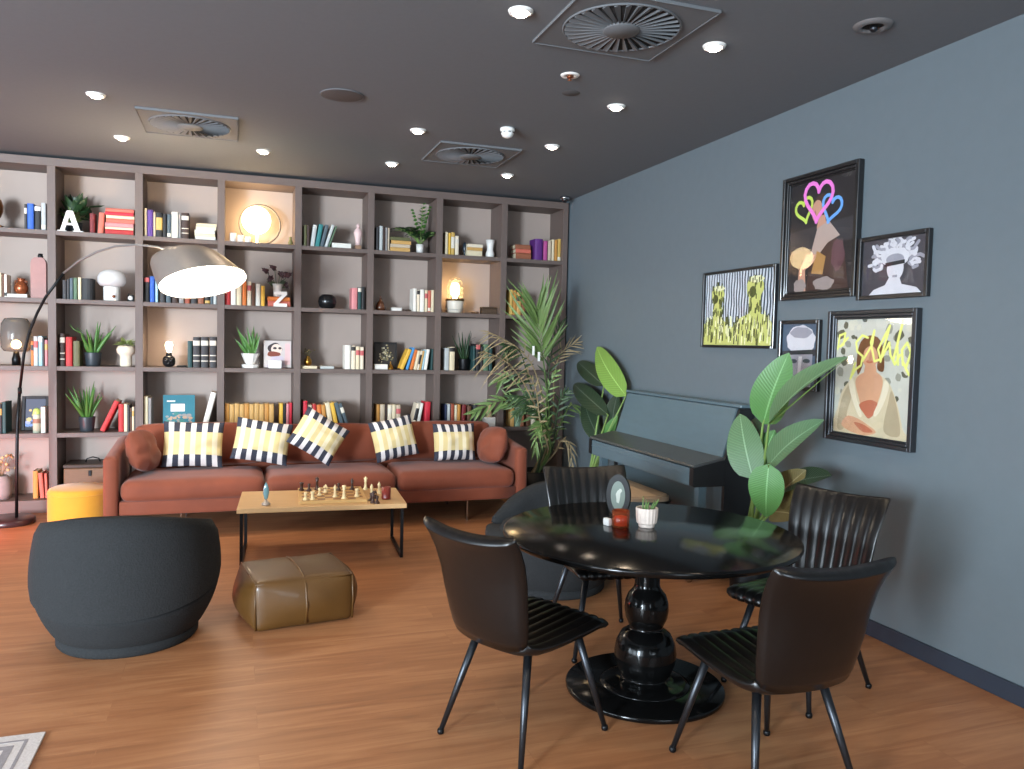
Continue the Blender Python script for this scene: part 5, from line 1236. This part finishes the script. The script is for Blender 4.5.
def ob(cu, cv, ru, rv, n=20, ph=0., wv=0., k_=5): return [(cu+ru*math.cos(2*PI*i/n)*(1+wv*math.sin(k_*2*PI*i/n+ph)), cv+rv*math.sin(2*PI*i/n)*(1+wv*math.cos(k_*2*PI*i/n+ph))) for i in range(n)]
def stroke(pts, w, asp=1.):
    """polyline as a chain of quads and round joints"""
    out = []
    for (a, b), (c, d) in zip(pts, pts[1:]):
        dx, dy = (c-a), (d-b)*asp; l = math.hypot(dx, dy) or 1; nx_, ny_ = -dy/l*w, dx/l*w/asp
        out.append([(a+nx_, b+ny_), (a-nx_, b-ny_), (c-nx_, d-ny_), (c+nx_, d+ny_)])
    for (a, b) in pts: out.append([(a+w*math.cos(2*PI*i/8), b+w/asp*math.sin(2*PI*i/8)) for i in range(8)])
    return out
def heart(cu, cv, s, asp, tilt=0.):
    pts = []
    for i in range(29):
        a = 2*PI*i/28; x = 16*math.sin(a)**3/17; y = (13*math.cos(a)-5*math.cos(2*a)-2*math.cos(3*a)-math.cos(4*a))/17
        xr = x*math.cos(tilt)-y*math.sin(tilt); yr = x*math.sin(tilt)+y*math.cos(tilt); pts.append((cu+xr*s, cv+yr*s/asp))
    return pts
def pm(n, c): return mat('print_'+n, c, .6, var=.08, scale=20)
neon = lambda n, c: mat('neon_'+n, c, .5, var=.02)
# 1: portrait with three neon hearts (upper, largest)
pr1 = []
sk = pm('skin', (196, 148, 124)); br = pm('brown_dress', (66, 46, 40)); gd = pm('ochre_sleeve', (168, 126, 72)); gy = pm('lace', (150, 138, 134)); dkb = pm('dusk', (52, 52, 56)); sh = pm('shawl', (178, 158, 148))
pr1 += [([(0, .36), (1, .42), (1, .62), (0, .56)], dkb), ([(.3, 0), (.36, .3), (.5, .5), (.72, .48), (.88, .3), (.95, 0)], br), ([(.36, .34), (.47, .6), (.62, .62), (.8, .47), (.62, .42), (.46, .3)], sh), ([(.44, .56), (.47, .66), (.44, .72), (.56, .74), (.58, .6)], sk),
        (ob(.5, .77, .12, .1, 16, 0, .05), br), (ob(.44, .72, .085, .1), sk), (ob(.41, .7, .012, .03), pm('skin_dim', (160, 112, 94))), ([(.38, .16), (.46, .36), (.6, .3), (.56, .14)], gd), ([(.18, .2), (.3, .34), (.46, .33), (.42, .26), (.28, .2), (.3, .0), (.16, .0)], sk), (ob(.2, .05, .1, .07, 14, 1, .12), gy), (ob(.58, .06, .16, .06, 16, 0, .12), gy), (ob(.78, .3, .1, .14, 14, 2, .1), pm('plum', (92, 60, 66)))]
asp = .77/.68
for col, args, w in ((neon('lime', (196, 222, 96)), (.23, .76, .145, asp, .25), .017), (neon('blue', (110, 172, 240)), (.66, .73, .155, asp, -.3), .017), (neon('pink', (238, 128, 214)), (.45, .83, .235, asp, -.08), .021)):
    for q in stroke(heart(*args), w, asp): pr1.append((q, col))
picture('large framed portrait with pink, lime and blue neon hearts over the face', -3.598, -4.270, 1.926, 2.712, .052, .04, m_frame, pr1, pm('night', (34, 33, 36)), True)
# 2: pale bust with curls and a dark blindfold
wt = pm('marble', (206, 206, 212)); wt2 = pm('marble_shade', (150, 150, 160)); pr2 = [([(.12, 0), (.2, .1), (.38, .17), (.44, .3), (.6, .3), (.64, .17), (.86, .1), (.94, 0)], wt), (ob(.53, .46, .13, .22), wt)]
qr = random.Random(9)
for i in range(26):
    a = PI*(-.12+1.24*i/25); u, v = .53+.22*math.cos(a), .60+.26*math.sin(a)
    L = qr.uniform(.06, .14); pts = [(u+L*.5*k_*math.cos(a)+.03*math.sin(k_*2+i), v+L*.6*k_*math.sin(a)+.03*math.cos(k_*2+i)) for k_ in range(4)]
    for q in stroke(pts, .022, .75): pr2.append((q, wt if i % 3 else wt2))
pr2 += [(ob(.53, .66, .22, .17, 20, 0, .06, 7), wt), (ob(.53, .62, .14, .1), wt2), ([(.38, .5), (.68, .53), (.68, .60), (.38, .57)], pm('blindfold', (36, 36, 40))), ([(.5, .3), (.56, .3), (.56, .34), (.5, .34)], wt2)]
picture('small framed print of a white curly haired bust with a dark blindfold', -4.275, -4.772, 1.900, 2.254, .024, .03, m_frame, pr2, pm('ash', (66, 64, 70)))
# 3: two yellow busts over wavy lines
pr3 = []; ln = pm('line_dark', (64, 72, 82)); yl = pm('acid_yellow', (198, 202, 118)); yd = pm('acid_dark', (82, 86, 44)); yp = pm('acid_pale', (230, 230, 186))
for i in range(26):
    pts = [((i+.5)/26+.006*math.sin(k_*1.9+i), k_/9) for k_ in range(10)]
    for q in stroke(pts, .007, .65)[:9]: pr3.append((q, ln))
qr = random.Random(14)
for (cu, cv, s) in ((.2, .7, .8), (.74, .76, .95)):
    pr3 += [(ob(cu, cv, .12*s, .17*s, 18, 1, .06), yl), ([(cu-.08*s, cv-.1), (cu+.08*s, cv-.1), (cu+.09*s, cv-.36), (cu-.09*s, cv-.36)], yl), (ob(cu-.03, cv-.05, .05*s, .08*s), yd), (ob(cu+.02, cv+.12*s, .1*s, .05*s, 16, 2, .15), yp)]
pr3 += [([(0, 0), (0, .3), (.12, .36), (.3, .34), (.42, .24), (.56, .38), (.72, .44), (.88, .4), (1, .26), (1, 0)], yl)]
for i in range(170):
    u = qr.uniform(0, .97); v = qr.uniform(0, .32); pr3.append(([(u, v), (u+.012, v), (u+.014, v+qr.uniform(.05, .14)), (u+.002, v+qr.uniform(.05, .14))], (yd, yp, yd)[i % 3]))
for i in range(70):
    b = (.2, .62) if i % 2 else (.74, .66); u = b[0]+qr.uniform(-.09, .09); v = b[1]+qr.uniform(-.24, .2); pr3.append(([(u, v), (u+.008, v), (u+.01, v+.07), (u, v+.07)], yd))
picture('framed print of two yellow busts over wavy grey lines, nearest the piano', -2.676, -3.546, 1.612, 2.178, .02, .03, m_frame, pr3, pm('cool_white', (206, 214, 222)))
# 4: small split bust, partly behind the plant
pr4 = [(ob(.52, .74, .4, .24, 26, 0, .05, 9), wt), (ob(.52, .86, .3, .09, 20, 1, .08, 6), wt2), ([(.0, .46), (1, .50), (1, .60), (0, .56)], pm('strip', (44, 46, 52))), ([(.22, 0), (.2, .5), (.86, .52), (.84, 0)], wt2), ([(.46, .2), (.54, .2), (.58, .48), (.48, .48)], wt), (ob(.34, .4, .1, .035), ln), (ob(.7, .41, .1, .035), ln), (ob(.5, .14, .12, .03), ln)]
picture('small narrow framed print of a split grey bust behind the plant leaf', -3.597, -3.982, 1.352, 1.797, .024, .03, m_frame, pr4, pm('slate_blue', (74, 92, 112)))
# 5: seated woman in cream with yellow neon handwriting
crm = pm('cream_dress', (206, 192, 160)); fol = pm('foliage_grey', (148, 148, 134)); fol2 = pm('foliage_dark', (92, 92, 74)); sk2 = pm('skin_warm', (206, 156, 122)); hr = pm('hair_brown', (112, 72, 40)); sk3 = pm('skin_rose', (184, 106, 78))
pr5 = []; qr = random.Random(21)
for i in range(70):
    u = qr.uniform(0, 1); v = qr.uniform(.3, 1); s = qr.uniform(.02, .06); 
    if abs(u-.5) > .18 or v > .75: pr5.append((ob(u, v, s, s*.8, 7, i, .2), (fol, fol2, pm('foliage_pale', (206, 204, 186)))[i % 3]))
def smooth(pts, n=5):
    o = []; m_ = len(pts)
    for i in range(m_):
        p0, p1_, p2_, p3_ = pts[i-1], pts[i], pts[(i+1) % m_], pts[(i+2) % m_]
        for k_ in range(n):
            u = k_/n; o.append(tuple(.5*((2*p1_[j])+(p2_[j]-p0[j])*u+(2*p0[j]-5*p1_[j]+4*p2_[j]-p3_[j])*u*u+(3*p1_[j]-p0[j]-3*p2_[j]+p3_[j])*u**3) for j in (0, 1)))
    return o
crm2 = pm('cream_fold', (176, 160, 130)); crm3 = pm('cream_light', (222, 212, 186))
pr5 += [(smooth([(.02, 0), (.05, .2), (.12, .38), (.28, .5), (.42, .54), (.58, .54), (.74, .46), (.85, .3), (.93, .1), (.95, 0)]), crm), (smooth([(.06, .04), (.1, .28), (.2, .42), (.26, .36), (.2, .2), (.16, .04)]), crm2), (smooth([(.7, .06), (.74, .3), (.78, .4), (.86, .24), (.9, .04)]), crm2),
        (smooth([(.3, .48), (.35, .32), (.42, .2), (.5, .17), (.58, .24), (.66, .48), (.5, .56)]), sk2), (smooth([(.36, .26), (.44, .18), (.5, .15), (.57, .2), (.61, .28), (.5, .31)]), sk3), (smooth([(.26, .48), (.32, .32), (.4, .18), (.36, .16), (.26, .3), (.2, .44)]), crm3), (smooth([(.68, .48), (.64, .34), (.56, .2), (.6, .18), (.69, .3), (.74, .44)]), crm3),
        (smooth([(.41, .48), (.42, .6), (.49, .63), (.56, .6), (.57, .48), (.49, .45)]), sk2), (ob(.48, .69, .115, .105), sk2), (smooth([(.32, .52), (.3, .66), (.34, .8), (.46, .86), (.6, .82), (.66, .68), (.66, .56), (.58, .58), (.58, .7), (.5, .77), (.4, .73), (.38, .6)]), hr),
        (ob(.475, .635, .045, .014), sk3), (smooth([(.46, .64), (.5, .65), (.49, .71), (.475, .71)]), pm('skin_shade', (186, 132, 100))), (smooth([(.12, .07), (.2, .15), (.34, .14), (.5, .09), (.6, .04), (.44, .0), (.24, .02)]), sk2), (smooth([(.3, .1), (.44, .09), (.56, .04), (.42, .03)]), sk3)]
ny = neon('yellow', (230, 234, 128)); asp = .72/.6
for pts in ([(.02, .74), (.04, .86), (.12, .88), (.1, .78), (.05, .76), (.16, .84)], [(.44, .84), (.36, .86), (.28, .8), (.3, .72), (.38, .68), (.36, .6), (.28, .56), (.22, .48), (.28, .62)], [(.38, .64), (.5, .78), (.52, .9), (.48, .8), (.54, .64), (.62, .66), (.58, .74), (.66, .86), (.72, .94), (.64, .72), (.62, .64)],
            [(.64, .68), (.72, .8), (.74, .7), (.8, .62), (.86, .7)], [(.78, .66), (.84, .86), (.88, .98), (.82, .78), (.84, .62)], [(.9, .62), (.88, .74), (.94, .8), (.99, .72), (.94, .6), (.9, .64), (.98, .54)]):
    for q in stroke(pts, .0125, asp): pr5.append((q, ny))
picture('large framed print of a seated woman in cream with yellow neon handwriting', -4.069, -4.729, 1.078, 1.842, .05, .042, m_silver, pr5, pm('haze', (196, 196, 184)), True)
# ------------------------------------------------------------------ ceiling fittings
m_vent = mat('vent_paint', (100, 103, 106), .8, var=.04); m_vdark = mat('vent_shadow', (22, 21, 21), .9)
def vent(label, x, y, s, R_):
    t = thing('ceiling_vent', label, 'ceiling vent', (x, y, H), 0, 'swirl vents in the ceiling')
    a = s/2
    mb = MB().box(-a, a, -a, a, -.012, -.0005, ch=.003); mb.build('panel', m_vent, t)
    e = .005
    MB().box(-a-e, -a, -a-e, a+e, -.016, -.0005).box(a, a+e, -a-e, a+e, -.016, -.0005).box(-a, a, -a-e, -a, -.016, -.0005).box(-a, a, a, a+e, -.016, -.0005).build('edge_trim', m_vent, t)
    MB().lathe([(0, -.0125), (R_, -.0125), (R_, -.0135), (0, -.0135)], 48).build('throat', m_vdark, t)
    MB().lathe([(0, -.03), (R_*.3, -.03), (R_*.32, -.024), (R_*.32, -.014), (0, -.014)], 32).build('hub', m_vent, t)
    mb = MB(); N = 32
    for i in range(N):
        a0 = 2*PI*i/N; a1 = a0+2*PI/N*.5
        V = [(r*math.cos(b), r*math.sin(b), z) for z in (-.0145, -.017) for (r, b) in ((R_*.32, a0), (R_*.98, a0), (R_*.98, a1), (R_*.32, a1))]
        V[4] = V[4][:2]+(-.026,); V[5] = V[5][:2]+(-.026,)
        mb.add(V, [(0, 1, 2, 3), (7, 6, 5, 4), (0, 4, 5, 1), (1, 5, 6, 2), (2, 6, 7, 3), (3, 7, 4, 0)])
    mb.build('swirl_blades', m_vent, t)
    MB().tube([(R_*1.0*math.cos(2*PI*i/48), R_*1.0*math.sin(2*PI*i/48), -.015) for i in range(48)], .006, 6, closed=True).build('rim', m_vent, t)
vent('large square swirl vent in the ceiling between two downlights, nearest the camera', 3.283, -4.385, .67, .285)
vent('square swirl vent in the ceiling above the arc lamp', 1.18, -1.57, .66, .28)
vent('square swirl vent in the ceiling near the smoke detector and corner', 3.335, -1.55, .66, .28)
DL = [(.636, -2.09, 'downlight over the arc lamp side, further from the bookcase'), (.645, -.925, 'downlight near the bookcase at the arc lamp end'), (1.715, -.925, 'downlight near the bookcase above the moon lamp'), (2.767, -4.36, 'large looking downlight at the top edge beside the big vent'),
      (3.84, -4.34, 'downlight between the big vent and the blue wall'), (3.845, -3.21, 'downlight past the smoke detector towards the pictures'), (2.772, -2.1, 'downlight beside the middle vent, further from the bookcase'), (2.795, -.935, 'downlight near the bookcase beside the middle vent'),
      (3.852, -2.08, 'downlight above the palm side, further from the bookcase'), (3.875, -.92, 'downlight near the bookcase at the palm end')]
DL += [(x, y, 'downlight of the rows over the viewpoint') for x in (.64, 1.71, 2.77, 3.84) for y in (-5.5, -6.65)]+[(x, y, 'downlight of the rows past the arc lamp') for x in (-.43, -1.5) for y in (-.93, -2.1, -3.2)]
for (x, y, lb) in DL:
    t = thing('downlight', 'white round lit '+lb, 'ceiling light', (x, y, H), 0, 'downlights in the ceiling')
    MB().lathe([(.034, -.006), (.04, -.014), (.055, -.012), (.06, -.0005)], 28).build('trim', m_whitep, t)
    MB().lathe([(0, -.0265), (.03, -.022), (.036, -.008), (.036, -.0005)], 24).build('lens', glow('downlight_glow', (255, 240, 222), 30), t)
    l = light('downlight_beam', 'SPOT', (0, 0, -.05), 16, (1, .78, .55), t, spot_size=math.radians(112), spot_blend=.6, shadow_soft_size=.035)
t = thing('dark_spotlight', 'unlit recessed spotlight with a grey ring near the blue wall', 'ceiling light', (4.385, -4.852, H))
MB().lathe([(.05, -.0005), (.05, -.012), (.062, -.016), (.085, -.01), (.09, -.0005)], 36).build('trim', mat('grey_trim', (104, 102, 102), .5), t)
MB().lathe([(0, -.002), (.05, -.002), (.05, -.003), (0, -.003)], 28).build('recess', m_vdark, t)
MB().ball((.01, .005, -.012), .02, 0, 14, 10).build('lamp_head', m_gun, t)
t = thing('smoke_detector', 'white dome smoke detector hanging below the ceiling', 'smoke detector', (3.364, -2.42, H))
MB().lathe([(0, -.0005), (.052, -.0005), (.054, -.015), (.05, -.022), (0, -.022)], 28).build('base', m_whitep, t)
MB().lathe([(.046, -.0225), (.046, -.04), (.036, -.06), (.015, -.07), (0, -.071)], 28).build('cap', m_whitep, t)
mb = MB()
for i in range(8): a = 2*PI*i/8; mb.box(.0455, .0475, -.009, .009, -.036, -.029, M=Matrix.Rotation(a, 4, 'Z'))
mb.build('slot_pattern', m_vdark, t)
t = thing('sprinkler_rosette', 'white round sprinkler rosette with a dark centre beside the big vent', 'sprinkler', (3.331, -3.639, H))
MB().lathe([(.022, -.0005), (.022, -.008), (.05, -.008), (.056, -.0005)], 24).build('plate', m_whitep, t)
MB().lathe([(0, -.001), (.02, -.001), (.018, -.018), (.006, -.022), (.006, -.03), (.016, -.032), (0, -.034)], 16).build('head', mat('sprinkler_brass', (120, 72, 50), .3, .9), t)
t = thing('ceiling_speaker', 'flat round grey ceiling speaker', 'speaker', (2.141, -2.723, H))
MB().lathe([(0, -.008), (.122, -.008), (.13, -.006), (.135, -.0005)], 40).build('grille', mat('speaker_grey', (78, 74, 74), .7, var=.3, scale=300), t)
MB().tube([(.135*math.cos(2*PI*i/40), .135*math.sin(2*PI*i/40), -.004) for i in range(40)], .0035, 6, closed=True).build('rim', m_vent, t)
t = thing('ceiling_cover_plate', 'faint grey blank cover plate on the ceiling below the sprinkler', 'cover plate', atZ(571, 93, H))
MB().lathe([(0, -.004), (.05, -.004), (.056, -.0005)], 28).build('plate', mat('cover_grey', (78, 76, 76), .8), t)
t = thing('dome_camera', 'small silver dome security camera in the ceiling corner', 'security camera', (4.775, -.165, H))
MB().lathe([(0, -.0005), (.05, -.0005), (.052, -.02), (.045, -.03), (0, -.03)], 24).build('housing', m_chrome, t)
MB().lathe([(.036, -.0305), (.034, -.045), (.022, -.06), (0, -.066)], 20).build('dome', m_frame, t)
# ------------------------------------------------------------------ rug
t = thing('patterned_rug', 'flat woven pale rug with a grey patterned field, only one corner visible', 'rug', (-.4, -5.4, 0))
rx0, rx1, ry0, ry1 = -1.2, 1.197, -1.0, .98
MB().box(rx0, rx1, ry0, ry1, .0, .008, ch=.002).build('border', mat('rug_cream', (196, 188, 184), .95, var=.15, scale=90, bump=.2), t)
def ringbox(mb, i, w): mb.box(rx0+i, rx1-i, ry0+i, ry0+i+w, .008, .0086).box(rx0+i, rx1-i, ry1-i-w, ry1-i, .008, .0086).box(rx0+i, rx0+i+w, ry0+i+w, ry1-i-w, .008, .0086).box(rx1-i-w, rx1-i, ry0+i+w, ry1-i-w, .008, .0086)
mb = MB(); ringbox(mb, .05, .012); ringbox(mb, .09, .03); mb.build('border_stripe_pattern', mat('rug_grey', (140, 134, 136), .95, var=.25, scale=60), t)
mb = MB().box(rx0+.14, rx1-.14, ry0+.14, ry1-.14, .008, .0086, 0)
for i in range(46):
    for (u, v) in ((rx1-.17-i*.045, ry1-.17), (rx1-.17, ry1-.17-i*.04)): mb.prism(ob(u, v, .017, .015, 8), .0086, .009, 1, axes='xy'); mb.prism(ob(u, v, .008, .007, 8), .009, .0093, 0, axes='xy')
mb.build('field', [mat('rug_field', (120, 114, 118), .95, var=.35, scale=40), mat('rug_motif', (196, 190, 188), .95)], t)
# ------------------------------------------------------------------ light
def area(name, loc, size, sizey, power, col, rot):
    o = light(name, 'AREA', loc, power, col, None, shape='RECTANGLE', size=size, size_y=sizey); o.rotation_euler = rot; return o
DAY = (.90, .95, 1.0)
for i, (h0, h1, z0, z1) in enumerate(FW):
    area('window_daylight', ((h0+h1)/2, YF-.2, (z0+z1)/2), h1-h0-.1, z1-z0-.1, (2300, 120, 90)[i], DAY, (math.radians(90), 0, 0))
for (h0, h1, z0, z1) in LW:
    area('window_daylight', (XL-.2, (h0+h1)/2, (z0+z1)/2), z1-z0-.1, h1-h0-.1, 230, DAY, (0, math.radians(-90), 0))
light('red_glow_light', 'POINT', (-.8, -1.0, .2), 50, (1, .10, .04), None, shadow_soft_size=.25)  # unseen red source added beyond the left edge; no fixture is built
w = bpy.data.worlds.new('world'); sc.world = w; w.use_nodes = True
w.node_tree.nodes['Background'].inputs[0].default_value = (.62, .72, .85, 1); w.node_tree.nodes['Background'].inputs[1].default_value = 1.0
vs = sc.view_settings
sc.display_settings.display_device = 'sRGB'
vs.view_transform = 'Standard'; vs.look = 'None'; vs.gamma = 1; vs.use_curve_mapping = False; vs.exposure = 0.22
sc.cycles.use_denoising = True; sc.cycles.max_bounces = 8; sc.cycles.diffuse_bounces = 5; sc.cycles.transparent_max_bounces = 12
sc.cycles.sample_clamp_indirect = 6
